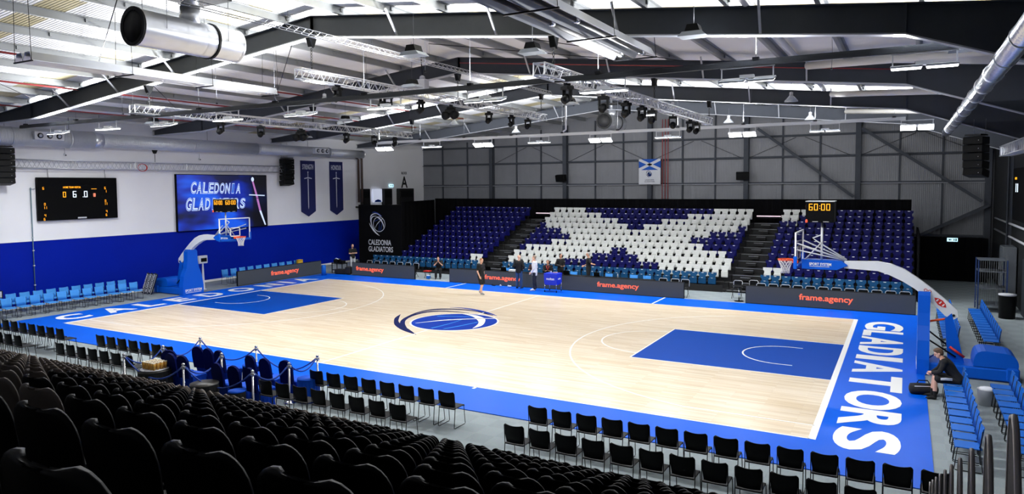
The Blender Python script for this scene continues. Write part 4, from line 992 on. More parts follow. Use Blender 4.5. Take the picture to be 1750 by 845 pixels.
# far wall items
t = thing('flag_banner', 'blue and white saltire banner with club emblem on the far wall', 'banner', (.12, 24.13, 0))
FLB = mat('flag_blue', '0b4fae', .8); FLW = mat('flag_white', 'cfd2d8', .8)
b = MB(); b.box((0, 0, 5.95), (1.55, .02, 1.0), FLW); b.build('lower_panel', t)
b = MB(); b.box((0, 0, 6.82), (1.55, .02, .76), FLB)
for s_ in (-1, 1): b.prism([(-.775, -.38*s_-.0), (-.775, (-.38+.13)*s_), (.62, .38*s_), (.775, .38*s_), (.775, (.38-.13)*s_), (-.62, -.38*s_)], (0, -.014, 6.82), (1, 0, 0), (0, 0, 1), .006, FLW)
b.build('saltire', t)
b = MB(); emblem(b, (.0, -.012, 6.16), (1, 0, 0), (0, 0, 1), .09, LOGON, LOGON, LOGON, LOGOC, FLW, t=.002); b.text('CALEDONIA', (-.33, -.012, 5.72), (1, 0, 0), (0, 0, 1), .66, .08, LOGON, .003, .01); b.text('GLADIATORS', (-.36, -.012, 5.6), (1, 0, 0), (0, 0, 1), .72, .08, LOGON, .003, .01); b.build('emblem', t)
for i, x in enumerate((-6.55, 6.4)):
    b = MB(); b.rbox((0, 0, 0), (.8, .35, .5), BLKPL, .03, Euler((.2, 0, .25 if i else -.25)).to_matrix()); b.box((0, .2, .05), (.1, .3, .1), DKMET); single('wall_speaker', 'black wall speaker on the %s of the flag' % ('left' if i == 0 else 'right'), 'speaker', b, (x, 23.9, 5.95))
t = thing('block_sign', 'black letter A block sign on the white wall left of the far stand', 'sign', (-19.49, 22.0, 0))
b = MB(); b.text('A', (0, -.42, 5.32), (0, 1, 0), (0, 0, 1), .84, .92, BLACK, .006, .02); b.build('letter', t)
b = MB(); b.text('BLOCK', (0, -.35, 6.4), (0, 1, 0), (0, 0, 1), .7, .2, BLACK, .006, .02); b.build('word', t)
def exit_sign(label, loc, rz):
    t = thing('exit_sign', label, 'sign', loc, rz); b = MB(); b.rbox((0, 0, 0), (.5, .05, .2), SIGNG, .01); b.build('face', t)
    b = MB(); b.prism([(-.2, 0), (-.1, .06), (-.1, .02), (-.02, .02), (-.02, -.02), (-.1, -.02), (-.1, -.06)], (0, -.028, 0), (1, 0, 0), (0, 0, 1), .004, BLACK); b.box((.08, -.028, 0), (.05, .004, .12), BLACK); b.box((.17, -.028, 0), (.06, .004, .14), BLACK); b.build('pictogram', t); return t
exit_sign('small glowing exit sign on the white wall beside the letter A', (-19.43, 20.3, 5.5), PI/2)
exit_sign('small glowing exit sign on the dark curtain at the far right', (17.95, 22.1, 2.28), 0)
# raised room beyond the banners
t = thing('lit_poster_case', 'bright white lit panel above the black logo board', 'panel', (-19.35, 18.5, 4.75)); b = MB(); b.rbox((0, 0, 0), (.1, 1.0, 1.0), mat('lit_panel_white', 'dfe3ee', .5, emit='cdd4ec', es=.55), .02); b.build('face', t); b = MB(); b.prism([(-.4, 0), (-.3, .14), (0, .2), (.3, .14), (.4, 0)], (.055, 0, -.48), (0, 1, 0), (0, 0, 1), .01, LOGOB); b.build('blue_foot', t)
for y, w, lab in ((19.6, .95, 'narrow black door-height cabinet right of the lit white panel'), (21.9, 1.9, 'wide black cabinet under the letter A sign'), (17.1, .8, 'black loudspeaker stack left of the lit white panel')):
    b = MB(); b.rbox((0, 0, 0), (.3, w, 1.25), BLACK, .03); b.box((.16, 0, .2), (.02, w*.8, .5), BLKPL); single('black_cabinet', lab, 'cabinet', b, (-19.33, y, 4.65))
b = MB(); b.box((0, 0, 0), (.9, 8.2, .12), BLACK); single('wall_shelf', 'black ledge along the white wall beyond the sword banners', 'ledge', b, (-19.05, 20.3, 3.95))
# right wall items
t = thing('scoreboard', 'black scoreboard high on the right wall seen edge-on', 'scoreboard', (19.8, 11.4, 4.9))
b = MB(); b.rbox((0, 0, 0), (.2, 4.6, 2.2), SCRBLK, .02); b.build('cabinet', t)
b = MB(); seg_digits(b, '0', (-.104, 1.4, .1), (0, -1, 0), (0, 0, 1), .35, WDIG, th=.006); seg_digits(b, '0', (-.104, .9, .1), (0, -1, 0), (0, 0, 1), .35, WDIG, th=.006); b.build('white_digits', t)
b = MB(); b.text('HOME', (-.104, 1.7, .62), (0, -1, 0), (0, 0, 1), .6, .1, AMBER, .004, .01); b.build('amber_lettering', t)
for i, z in enumerate((2.9, 3.5)):
    b = MB(); b.tube([(19.9, 9, z), (19.9, 22.5, z)], .05, GREYW, n=6); single('wall_pipe', 'pale pipe along the right wall below the scoreboard, %s one' % ('lower' if i == 0 else 'upper'), 'pipe', b)
b = MB(); b.rbox((0, 0, 1.3), (.5, 1.3, 2.6), mat('pale_cabinet', '5d6268', .5), .03); b.box((-.26, 0, 1.3), (.01, 1.2, 2.4), mat('pale_cabinet', '5d6268', .5)); single('tall_cabinet', 'tall pale cabinet against the right wall beyond the chairs', 'cabinet', b, (19.7, 14.6, -.02))
t = thing('storage_cage', 'blue framed wire storage rack by the right wall', 'rack', (18.9, 12.4, -.02)); b = MB(); FRB = mat('rack_blue', '122f60', .6)
for x in (-.5, .5):
    for y in (-.6, .6): b.box((x, y, 1.1), (.05, .05, 2.2), FRB)
for z in (.3, 1.0, 1.7, 2.18): b.box((0, 0, z), (1.0, 1.2, .03), mat('rack_grey', '5a6068', .5))
b.build('frame', t); b = MB()
for i in range(14): b.tube([(-.5+i*1/13, -.6, .3), (-.5+i*1/13, -.6, 2.15)], .006, CABLE, n=4)
b.build('wire_mesh', t)
b = MB(); b.lathe([(.28, 0), (.3, .9), (.31, .92)], BLKPL, n=14); b.lathe([(.31, .92), (.31, .98), (.05, 1.0)], GREYW, n=14); single('waste_bin', 'black bin with a pale lid before the tall pale cabinet', 'bin', b, (19.3, 10.6, -.02))
b = MB(); b.rbox((0, 0, 1.15), (.08, 1.6, 2.3), mat('door_slate', '2a2f35', .5), .01); b.box((-.05, -.6, 1.1), (.05, .12, .25), GREYW); single('service_door', 'dark service door with a pale box at the right edge', 'door', b, (19.93, 11.0, -.02))

# ------------------------------------------------------------ roof services
def tduct(label, loc, L, r, open_near=True):
    t = thing('roof_duct', label, 'duct', loc)
    b = MB(); n = 28
    b.tube([(0, -L/2, 0), (0, L/2, 0)], r, SMZINC, n=n, cap=False); b.tube([(0, -L/2+.02, 0), (0, -L/2+.6, 0)], [r*.86, r*.8], BLACK, n=n); b.build('drum', t)
    for y, rr in ((-L/2+.03, 1.06), (-L/2+L*.42, 1.01), (-L/2+L*.62, 1.01), (L/2-L*.28, 1.07), (L/2-.03, 1.02)):
        c = MB(); c.tube([(0, y-.03, 0), (0, y+.03, 0)], r*rr, BLKPL if rr > 1.05 else SMZINC, n=n, cap=False)
        if rr > 1.05: c.tube([(0, y-.03, 0), (0, y-.031, 0)], [r*rr, r*.86], BLKPL, n=n, cap=False)
        c.build('collar', t)
    c = MB(); c.tube([(0, .1, r*.6), (0, .1, r+.32)], [r*.62, r*.56], SMZINC, n=20); c.tube([(0, .1, r+.3), (0, .1, r+.95)], r*.5, SMZINC, n=20); c.build('riser', t)
    c = MB(); c.box((0, .1, r+.6), (1.3, 1.5, .1), BLACK); c.build('roof_plate', t)
    for y in (-L*.3, L*.3): c = MB(); c.tube([(-r-.02, y, 0), (-r-.05, y, 1.3)], .008, CABLE, n=4); c.tube([(r+.02, y, 0), (r+.05, y, 1.3)], .008, CABLE, n=4); c.build('hanger', t)
    return t
tduct('big shiny T-shaped air duct hanging at the upper left near the ridge', (-.15, -11.7, 9.2), 2.9, .43)
tduct('T-shaped air duct hanging from the ridge near the far wall', (.25, 16.6, 9.15), 2.6, .45)
def heater(label, loc, L, w=1.05, tubes=2):
    t = thing('tube_heater', label, 'heater', loc, 0, 'long radiant tube heaters')
    b = MB(); P = []
    for i in range(tubes):
        c = -w/2+w*(i+.5)/tubes; q = w/tubes/2
        V = [(c-q, 0, -.12), (c-q*.55, 0, .08), (c+q*.55, 0, .08), (c+q, 0, -.12)]
        vv = [(x, -L/2, z) for x, _, z in V]+[(x, L/2, z) for x, _, z in V]+[(x, -L/2, z+.015) for x, _, z in V]+[(x, L/2, z+.015) for x, _, z in V]
        f = []
        for j in range(3): f += [(j, j+1, 5+j, 4+j), (8+j, 12+j, 13+j, 9+j)]
        f += [(0, 4, 12, 8), (3, 11, 15, 7), (0, 8, 9, 1), (1, 9, 10, 2), (2, 10, 11, 3), (4, 5, 13, 12), (5, 6, 14, 13), (6, 7, 15, 14)]
        b.add(vv, f, SMZINC)
    b.build('reflector', t)
    for i in range(tubes):
        c = -w/2+w*(i+.5)/tubes; q = MB(); q.tube([(c, -L/2+.1, -.04), (c, L/2-.15, -.04)], .05, mat('heater_tube_dark', '3a3836', .4, .6), n=10); o = q.build('tube', t)
        for y in (-L/2+L*.5, L/2-.25):
            q = MB(); q.tube([(c, y-.08, -.04), (c, y+.08, -.04)], .062, CHROME, n=10); q.build('coupling', o)
    for y in (-L/2, -L/6, L/6, L/2):
        q = MB(); q.bar((-w/2-.03, y, -.13), (w/2+.03, y, -.13), .04, .03, DKMET)
        for s_ in (-1, 1): q.tube([(s_*w/2, y, -.12), (s_*w*.42, y, zr(loc[0])-loc[2]-.25)], .008, DKMET, n=4)
        q.build('hanger_bar', t)
    return t
heater('twin tube heater with shiny reflectors at the top centre of the view', (9.85, -10.9, 8.6), 8.2)
heater('twin tube heater with bright reflectors at the upper left', (-3.0, -10.3, 8.62), 7.6, .75)
b = MB(); b.tube([(0, -22, 0), (0, 11.3, 0)], .17, FOIL, n=16)
for y in range(-21, 11, 2): b.tube([(0, y-.02, 0), (0, y+.02, 0)], .185, SMZINC, n=16)
single('foil_duct', 'crumpled silver foil duct running down the right side under the roof', 'duct', b, (17.1, 0, 7.5))
for i, (p, q) in enumerate([((12.6, -20, 9.28), (12.6, -5.35, 9.28)), ((12.65, -5.2, 9.28), (12.65, 3.3, 9.28)), ((12.65, 3.5, 9.28), (12.65, 11.4, 9.28))]):
    b = MB(); b.tube([p, q], .085, GREYW, n=12); single('tie_tube', 'pale round steel tie under the right roof slope, %s from the camera' % nth(i+1), 'tube', b, group='round steel ties under the right roof slope')
for i, (y0, y1) in enumerate([(.1, -4.6), (8.1, 3.6), (16.0, 11.6)]):
    b = MB(); b.tube([(12.95, y0, 9.02), (19.3, y1, 8.3)], .115, mat('brace_cream', 'd8d6cf', .5), n=12); single('roof_brace', 'thick pale round brace under the right eaves, %s from the camera' % nth(i+1), 'brace', b, group='thick round braces under the right eaves')
k = 0
for (x0, y0, x1, y1) in [(-2, -12.3, -8.5, -9.0), (-5, -14, -11.5, -11), (-1.2, -7, -8.0, -1.5), (-9, -7, -15, -1), (1, -3, 7, .2), (-3, 1, -9, 8), (3, -6.8, 9, .2), (-14.5, -8, -9, -14)]:
    k += 1; b = MB(); z0 = zr(x0)-.3; z1 = zr(x1)-.3; b.tube([(x0, y0, z0), (x1, y1, z1)], .014, DKMET, n=5); single('roof_brace_rod', 'thin dark brace rod under the roof liner, %s of several' % nth(k), 'rod', b, group='thin brace rods under the roof')
for i, (x, z, lab) in enumerate([(-8.6, 9.62, 'upper'), (-12.3, 9.24, 'lower')]):
    b = MB(); b.tube([(x, -22, z), (x, 14, z)], .035, REDPIPE, n=8); single('sprinkler_pipe', '%s red sprinkler pipe under the left roof slope' % lab, 'pipe', b, group='red sprinkler pipes')
b = MB(); b.tube([(.2, .2, 10.27), (15.4, .2, 8.72)], .018, REDPIPE, n=6); single('sprinkler_pipe', 'thin red pipe along the second roof frame', 'pipe', b)
b = MB(); b.tube([(-16.8, -11.2, 8.88), (-16.8, 14, 8.88)], .03, REDPIPE, n=6); single('sprinkler_pipe', 'lowest red pipe above the left wall', 'pipe', b)
b = MB(); b.tube([(.3, 8.3, 9.85), (1.0, 8.3, 9.72), (1.05, 8.3, 9.6), (1.05, 8.3, 8.15), (.9, 8.3, 8.05)], .045, GREYW, n=8); single('down_pipe', 'pale pipe dropping from the third roof frame near the ridge', 'pipe', b)
# slim triangular truss / cable tray along the ridge
t = thing('slim_roof_truss', 'slim triangular lattice running away under the ridge at the top left', 'truss', (2.1, -4.5, 9.35)); b = MB()
for a, c_ in ((-.09, 0), (.09, 0), (0, .14)): b.tube([(a, -9, c_), (a, 9, c_)], .012, ALU, n=5)
b.build('chord', t); b = MB()
for i in range(72):
    y = -9+i*.25; b.tube([(-.09, y, 0), (0, y+.125, .14), (.09, y+.25, 0), (-.09, y+.25, 0)], .006, ALU, n=3, cap=False, smooth=False)
b.build('bracing', t)
for y in (-6, 0, 6): h_ = MB(); h_.tube([(0, y, .14), (0, y, 1.0)], .006, CABLE, n=4); h_.build('hanger', t)
# hanging high-bay lamps (off)
def highbay(label, loc, kind):
    t = thing('high_bay_lamp', label, 'lamp', loc, 0, 'unlit hanging lamps')
    b = MB()
    if kind == 0:
        b.prism([(-.16, 0), (.16, 0), (.11, .14), (-.11, .14)], (0, 0, .05), (1, 0, 0), (0, 0, 1), .3, BLKPL); b.build('gear_box', t)
        b = MB(); b.prism([(-.3, 0), (.3, 0), (.2, .09), (-.2, .09)], (0, 0, -.06), (1, 0, 0), (0, 0, 1), .42, LGLASS); b.build('reflector', t)
    else:
        b.lathe([(.26, 0), (.24, .05), (.12, .18), (.07, .24)], LGLASS, n=14); b.build('reflector', t); b = MB(); b.lathe([(.07, .24), (.07, .36), (.03, .38)], GREYW, n=10); b.build('gear_box', t)
    w = MB(); w.tube([(0, 0, .2), (0, 0, zr(loc[0])-loc[2]-.23)], .006, CABLE, n=4); w.build('wire', t); return t
HB = {}
hb = [(5.3, -9.6, 8.6, 0), (7.83, -8.3, 8.62, 0), (11.65, -8.2, 8.62, 0), (16.74, -4.6, 8.4, 0), (11.7, 6.05, 8.6, 1), (6.77, 6.9, 8.6, 1), (16.79, 10.77, 8.3, 0), (7.78, 13.25, 8.5, 1), (11.67, 12.6, 8.4, 1), (16.78, 3.33, 8.35, 0),
      (1.54, -4.7, 8.7, 0), (-7.6, 2.2, 8.6, 0), (-4.3, -2.6, 8.7, 1), (3.9, 2.6, 8.7, 0), (-12.2, -4.5, 8.2, 0), (-4.3, 6.5, 8.5, 1), (-12.2, 4.2, 8.1, 0), (-4.2, 12.8, 8.5, 1)]
for i, (x, y, z, k_) in enumerate(hb):
    lab = 'unlit %s lamp hanging from the roof, %s of the group by distance' % ('box-backed' if k_ == 0 else 'bell-shaped', nth(i+1))
    if k_ not in HB: HB[k_] = highbay(lab, (x, y, z), k_)
    else:
        o = dup(HB[k_], (x, y, z), None, lab)
t = thing('access_point', 'white boxy unit on a black rod below the second roof frame apex', 'device', (-.6, -1.2, 9.3)); b = MB(); b.rbox((0, 0, 0), (.42, .3, .42), GREYW, .03); b.lathe([(.12, .2), (.1, .32), (.04, .36)], GREYW, n=10); b.build('body', t); b = MB(); b.tube([(0, 0, .34), (-.06, 0, 1.3)], .022, DKMET, n=6); b.build('rod', t)
for i, (x, y, l) in enumerate([(3.0, -6.0, 1.6), (-5.2, -6.9, 1.9), (-11.5, -6.3, 1.2), (-2.6, -2.1, 1.7), (5.2, 3.1, 1.8), (-6.1, 5.2, 1.4), (2.4, 6.2, 1.5), (10.5, 4.4, 1.2), (13.9, -3.0, .9), (-9.6, 10.1, 1.2)]):
    b = MB(); b.tube([(0, 0, 0), (.02, 0, -l*.6), (0, .03, -l)], .006, CABLE, n=4); b.box((0, .03, -l), (.05, .05, .04), DKMET); single('hanging_wire', 'thin loose wire hanging from the roof, %s of several' % nth(i+1), 'wire', b, (x, y, zr(x)-.02), group='loose wires hanging from the roof')
# ------------------------------------------------------------ people
def ell_loft(mb, rings, m, n=14):
    """rings: (centre, axis_u*ru, axis_v*rv); closed by end points"""
    V = []; F = []
    for c, u, v in rings:
        for k in range(n): a = 2*PI*k/n; V.append(c+u*math.cos(a)+v*math.sin(a))
    for i in range(len(rings)-1):
        for k in range(n): F.append((i*n+k, i*n+(k+1) % n, (i+1)*n+(k+1) % n, (i+1)*n+k))
    F.append(tuple(range(n-1, -1, -1))); F.append(tuple((len(rings)-1)*n+k for k in range(n)))
    mb.add(V, F, m, True)
def rcone(mb, p0, r0, p1, r1, m, n=10):
    p0, p1 = Vector(p0), Vector(p1); d = (p1-p0); L = d.length
    if L < 1e-5: return
    d /= L; u = d.orthogonal().normalized(); v = d.cross(u); R = []
    for a in (80, 50, 20): t = math.radians(a); R.append((p0-d*r0*math.sin(t), r0*math.cos(t)))
    R += [(p0, r0), (p0+d*L*.5, (r0+r1)/2), (p1, r1)]
    for a in (20, 50, 80): t = math.radians(a); R.append((p1+d*r1*math.sin(t), r1*math.cos(t)))
    ell_loft(mb, [(c, u*r, v*r) for c, r in R], m, n)
def remesh(mb, name, parent, voxel, smooth=2):
    o = mb.build(name); md = o.modifiers.new('r', 'REMESH'); md.mode = 'VOXEL'; md.voxel_size = voxel; md.use_smooth_shade = True
    sm = o.modifiers.new('s', 'SMOOTH'); sm.factor = .5; sm.iterations = smooth
    dg = bpy.context.evaluated_depsgraph_get(); me = bpy.data.meshes.new_from_object(o.evaluated_get(dg)); old = o.data; o.modifiers.clear(); o.data = me
    bpy.data.meshes.remove(old); me.name = name
    if parent: o.parent = parent
    return o
def person(label, loc, rz, J, wear, hair, skin=SKIN, name='person', sc=1.0, face_yaw=0, face_pitch=0):
    """J overrides joints of a 1.78 m standing figure facing +y (x = its right)"""
    D = dict(pel=(0, 0, .95), waist=(0, 0, 1.08), chest=(0, 0, 1.30), neck=(0, -.005, 1.48), head=(0, .02, 1.655),
             hipR=(.095, 0, .91), hipL=(-.095, 0, .91), kneeR=(.11, .02, .50), kneeL=(-.11, .02, .50), ankR=(.12, -.02, .08), ankL=(-.12, -.02, .08), toeR=(.14, .16, .03), toeL=(-.14, .16, .03),
             shR=(.185, 0, 1.42), shL=(-.185, 0, 1.42), elR=(.24, -.03, 1.13), elL=(-.24, -.03, 1.13), wrR=(.25, .06, .89), wrL=(-.25, .06, .89), fiR=None, fiL=None)
    D.update(J); J = {k: (Vector(v) if v is not None else None) for k, v in D.items()}
    t = thing(name, label, 'person', loc, rz); t.scale = (sc, sc, sc)
    sh = (J['shR']-J['shL']).normalized(); fw = Vector((0, 0, 1)).cross(sh); 
    def torso(mb, m, g, low=.0, collar=True):
        hp = (J['hipR']-J['hipL']).normalized()
        pts = [(J['pel']+Vector((0, 0, -.09-low)), hp, .155+g, .105+g), (J['pel'], hp, .172+g, .118+g), (J['waist'], (hp+sh).normalized(), .145+g, .102+g), ((J['waist']+J['chest'])/2, sh, .158+g, .11+g),
               (J['chest'], sh, .178+g, .122+g), (J['chest'].lerp(J['neck'], .55), sh, .17+g, .105+g), (J['chest'].lerp(J['neck'], .85), sh, .10+g, .075+g), (J['chest'].lerp(J['neck'], .98), sh, .058+g, .06+g)]
        R = []
        for i, (c, u, ru, rv) in enumerate(pts):
            ax = (pts[min(i+1, len(pts)-1)][0]-pts[max(i-1, 0)][0]).normalized(); u = (u-ax*u.dot(ax)).normalized(); R.append((c, u*ru, ax.cross(u)*rv))
        ell_loft(mb, R, m, 16)
        for s in 'RL': rcone(mb, J['sh'+s], .062+g, J['chest'].lerp(J['neck'], .5), .07+g, m)
    def arm(mb, m, g, to=1.0):
        for s in 'RL':
            S, E, W = J['sh'+s], J['el'+s], J['wr'+s]
            if to <= .5: e = S.lerp(E, to*2); rcone(mb, S, .058+g, e, .05+g*1.5, m)
            else: rcone(mb, S, .056+g, E, .041+g, m); rcone(mb, E, .04+g, E.lerp(W, (to-.5)*2), .028+g, m)
    def leg(mb, m, g, to=1.0, wide=0):
        for s in 'RL':
            H, K, A = J['hip'+s], J['knee'+s], J['ank'+s]
            if to <= .5: rcone(mb, H, .09+g, H.lerp(K, to*2), .072+g+wide, m)
            else: rcone(mb, H, .088+g, K, .058+g, m); rcone(mb, K, .056+g, K.lerp(A, .35), .058+g+wide*.5, m); rcone(mb, K.lerp(A, .35), .058+g, K.lerp(A, (to-.5)*2), .037+g+wide, m)
    # body: one continuous surface
    b = MB(); torso(b, skin, 0); arm(b, skin, 0); leg(b, skin, 0)
    hd = J['head']; hr = Matrix.Rotation(face_yaw, 3, 'Z') @ Matrix.Rotation(face_pitch, 3, 'X')
    H = lambda x, y, z: hd+hr @ Vector((x, y, z))
    rcone(b, J['neck']-Vector((0, 0, .02)), .056, H(0, -.02, -.07), .052, skin)
    b.ball(H(0, -.008, .028), (.075, .094, .092), skin, 14, 10, hr); b.ball(H(0, .02, -.04), (.058, .07, .075), skin, 12, 8, hr); b.ball(H(0, .05, -.088), (.032, .03, .024), skin, 10, 6, hr)
    rcone(b, H(0, .088, .02), .009, H(0, .108, -.022), .014, skin, 6); b.ball(H(0, .082, -.055), (.024, .012, .007), skin, 8, 5, hr); b.ball(H(0, .082, -.067), (.021, .012, .007), skin, 8, 5, hr)
    for s_ in (-1, 1):
        b.ball(H(s_*.076, -.008, -.008), (.012, .02, .032), skin, 8, 6, hr); b.ball(H(s_*.032, .078, .032), (.022, .012, .009), skin, 8, 5, hr)
    for s in 'RL':
        W, E = J['wr'+s], J['el'+s]; d = (W-E).normalized(); F_ = J['fi'+s]
        if F_ is not None: d = (F_-W).normalized()
        sd = 1 if s == 'R' else -1; side = Vector((0, 1, 0)); side = (side-d*side.dot(d))
        side = side.normalized() if side.length > .1 else Vector((0, 0, 1)); pn = d.cross(side)*sd
        ell_loft(b, [(W-d*.005, side*.026, pn*.02), (W+d*.03, side*.036, pn*.017), (W+d*.075, side*.042, pn*.015), (W+d*.093, side*.038, pn*.012)], skin, 10)
        for q, (o_, L_) in enumerate([(.031, .068), (.011, .078), (-.010, .073), (-.030, .058)]):
            p0 = W+d*.085+side*o_; p1 = p0+d*L_*.5+pn*-.008; p2 = p1+d*L_*.42-pn*.022; rcone(b, p0, .0098, p1, .009, skin, 6); rcone(b, p1, .009, p2, .0078, skin, 6)
        p0 = W+d*.025+side*.03; p1 = p0+d*.035+side*.026-pn*.008; p2 = p1+d*.032+side*.006-pn*.008; rcone(b, p0, .013, p1, .0105, skin, 6); rcone(b, p1, .0105, p2, .009, skin, 6)
        A, T = J['ank'+s], J['toe'+s]; rcone(b, A-Vector((0, 0, .02)), .036, A.lerp(T, .6)+Vector((0, 0, .005)), .032, skin); rcone(b, A.lerp(T, .5), .034, T, .022, skin)
    remesh(b, 'body', t, .0085, 1)
    e = MB()
    for s_ in (-1, 1): e.ball(H(s_*.032, .084, .016), .0075, mat('eye_dark', '1c1714', .3), 8, 6)
    e.build('eyes', t)
    # hair
    hm = mat('hair_'+hair[1], hair[1], .7, var=.2, vscale=20)
    if hair[0] != 'bald':
        h = MB(); h.ball(H(0, -.022, .042), (.083, .096, .088), hm, 16, 10, hr)
        if hair[0] == 'long': h.ball(H(0, -.06, -.02), (.075, .06, .11), hm, 12, 8, hr); h.ball(H(0, -.1, .09), (.035, .035, .035), hm, 10, 6)
        if hair[0] in ('short', 'long', 'fluffy'): h.ball(H(0, -.05, .0), (.076, .06, .075), hm, 12, 8, hr)
        if hair[0] == 'fluffy': h.ball(H(0, .03, .1), (.07, .06, .035), hm, 10, 6, hr); h.ball(H(0, -.01, .09), (.085, .09, .05), hm, 10, 6, hr)
        remesh(h, 'hair', t, .012, 2)
    # clothing
    for kind, m in wear:
        c = MB()
        if kind == 'tee': torso(c, m, .018, .04); arm(c, m, .016, .32)
        elif kind == 'sweater': torso(c, m, .026, .04); arm(c, m, .018, .97)
        elif kind == 'shirt': torso(c, m, .026, .10); arm(c, m, .017, .96)
        elif kind == 'shorts': leg(c, m, .022, .42, .02); ell_loft(c, [(J['pel']+Vector((0, 0, .06)), Vector((.165, 0, 0)), Vector((0, .12, 0))), (J['pel']-Vector((0, 0, .03)), Vector((.19, 0, 0)), Vector((0, .135, 0))), (J['pel']-Vector((0, 0, .1)), Vector((.18, 0, 0)), Vector((0, .12, 0)))], m)
        elif kind == 'trousers': leg(c, m, .018, .95, .02); ell_loft(c, [(J['pel']+Vector((0, 0, .07)), Vector((.16, 0, 0)), Vector((0, .118, 0))), (J['pel']-Vector((0, 0, .03)), Vector((.187, 0, 0)), Vector((0, .13, 0))), (J['pel']-Vector((0, 0, .1)), Vector((.175, 0, 0)), Vector((0, .115, 0)))], m)
        elif kind == 'shoes':
            for s in 'RL':
                A, T = J['ank'+s], J['toe'+s]; up = Vector((0, 0, 1)); rcone(c, A-Vector((0, 0, .03)), .048, A.lerp(T, .55), .046, m); rcone(c, A.lerp(T, .5), .045, T+(T-A).normalized()*.03+Vector((0, 0, .008)), .034, m)
        elif kind == 'socks':
            for s in 'RL': A, K = J['ank'+s], J['knee'+s]; rcone(c, A, .044, A.lerp(K, .3), .048, m)
        remesh(c, {'tee': 'tee_shirt', 'shirt': 'shirt', 'sweater': 'sweater'}.get(kind, kind), t, .0135, 2)
    return t
GREYSH = mat('grey_trainer', '8f9296', .6)
person('person in a black tee shirt and shorts walking right along the far touchline', (-2.8, 6.5, 0), -PI/2-.25,
       dict(kneeR=(.10, .14, .52), ankR=(.10, .10, .09), toeR=(.10, .27, .04), kneeL=(-.10, .02, .5), ankL=(-.10, -.2, .12), toeL=(-.1, -.04, .03), elR=(.23, .0, 1.13), wrR=(.22, .12, .91), elL=(-.23, -.08, 1.14), wrL=(-.22, -.02, .9), head=(0, .045, 1.65)),
       [('tee', TBLACK), ('shorts', TBLACK), ('shoes', GREYSH)], ('short', 'a8784c'), SKIN2, sc=1.03, face_pitch=-.2)
person('bald person in black sweater and jeans standing back-on at the LED board', (-2.08, 9.15, 0), .15,
       dict(elR=(.30, -.08, 1.16), wrR=(.23, .10, 1.05), elL=(-.30, -.08, 1.16), wrL=(-.22, .10, 1.05)), [('sweater', TBLACK), ('trousers', DENIM), ('shoes', TBLACK)], ('bald', '000000'), SKIN2, sc=1.0, face_yaw=-.5)
person('person in an untucked white shirt and dark trousers facing left beside the ball cart', (-1.0, 8.85, 0), PI/2+.3,
       dict(toeR=(.15, .16, .03), elR=(.24, -.06, 1.14), wrR=(.22, .03, .92), elL=(-.24, -.02, 1.14), wrL=(-.22, .14, .94), chest=(0, .0, 1.3)), [('shirt', TWHITE), ('trousers', TNAVY), ('shoes', TWHITE)], ('short', '8a7a68'), SKIN2, sc=1.03)
person('person in dark clothes with tied-back hair standing behind the blue ball cart', (-.58, 11.1, 0), -PI/2-.5,
       dict(elR=(.30, -.06, 1.15), wrR=(.12, .16, 1.1), elL=(-.30, -.08, 1.15), wrL=(-.1, .18, 1.1)), [('sweater', TBLACK), ('trousers', TBLACK), ('shoes', TBLACK)], ('long', '1c1512'), SKIN, sc=.98)
person('person with short grey hair in a black polo shirt standing behind the scorers table', (.97, 11.3, 0), PI/2+.5,
       dict(elR=(.24, .02, 1.14), wrR=(.18, .20, 1.06), elL=(-.36, -.12, 1.2), wrL=(-.62, -.2, 1.22)), [('tee', TBLACK), ('trousers', TBLACK), ('shoes', TBLACK)], ('short', 'a9a6a2'), SKIN, sc=1.05)
SIT = dict(pel=(0, 0, .55), waist=(0, .02, .68), chest=(0, .05, .9), neck=(0, .06, 1.08), head=(0, .09, 1.25), hipR=(.095, .02, .52), hipL=(-.095, .02, .52), kneeR=(.13, .45, .52), kneeL=(-.13, .45, .52), ankR=(.13, .42, .09), ankL=(-.13, .42, .09),
           toeR=(.14, .58, .03), toeL=(-.14, .58, .03), shR=(.185, .05, 1.02), shL=(-.185, .05, 1.02), elR=(.24, .14, .78), elL=(-.24, .14, .78), wrR=(.12, .34, .80), wrL=(-.12, .34, .80))
person('person in maroon seated at the scorers table behind the bald person', (-2.15, 11.0, 0), PI, SIT, [('tee', mat('maroon_cloth', '30141a', .8)), ('trousers', TBLACK), ('shoes', TBLACK)], ('bald', '000000'), SKIN)
t_ = person('person with dark hair and a red lanyard seated at the scorers table', (-1.32, 11.05, 0), PI+.4, SIT, [('sweater', TBLACK), ('trousers', TBLACK), ('shoes', TBLACK)], ('short', '241a14'), SKIN)
b = MB(); b.tube([(-.07, .14, 1.07), (-.05, .20, .95), (0, .21, .82)], .012, RED, n=5); b.tube([(.07, .14, 1.07), (.05, .20, .95), (0, .21, .82)], .012, RED, n=5); b.build('lanyard', t_)
t_ = person('person in black sitting between far LED boards holding a camera', (-8.45, 10.9, -.02), PI+.5, dict(SIT, chest=(0, .1, .87), neck=(0, .16, 1.03), head=(0, .22, 1.17), shR=(.185, .12, 1.0), shL=(-.185, .12, 1.0), wrR=(.06, .36, .98), wrL=(-.06, .36, .98), elR=(.24, .26, .78), elL=(-.24, .26, .78)), [('tee', TBLACK), ('trousers', TBLACK), ('shoes', TBLACK)], ('short', '1c1512'), SKIN)
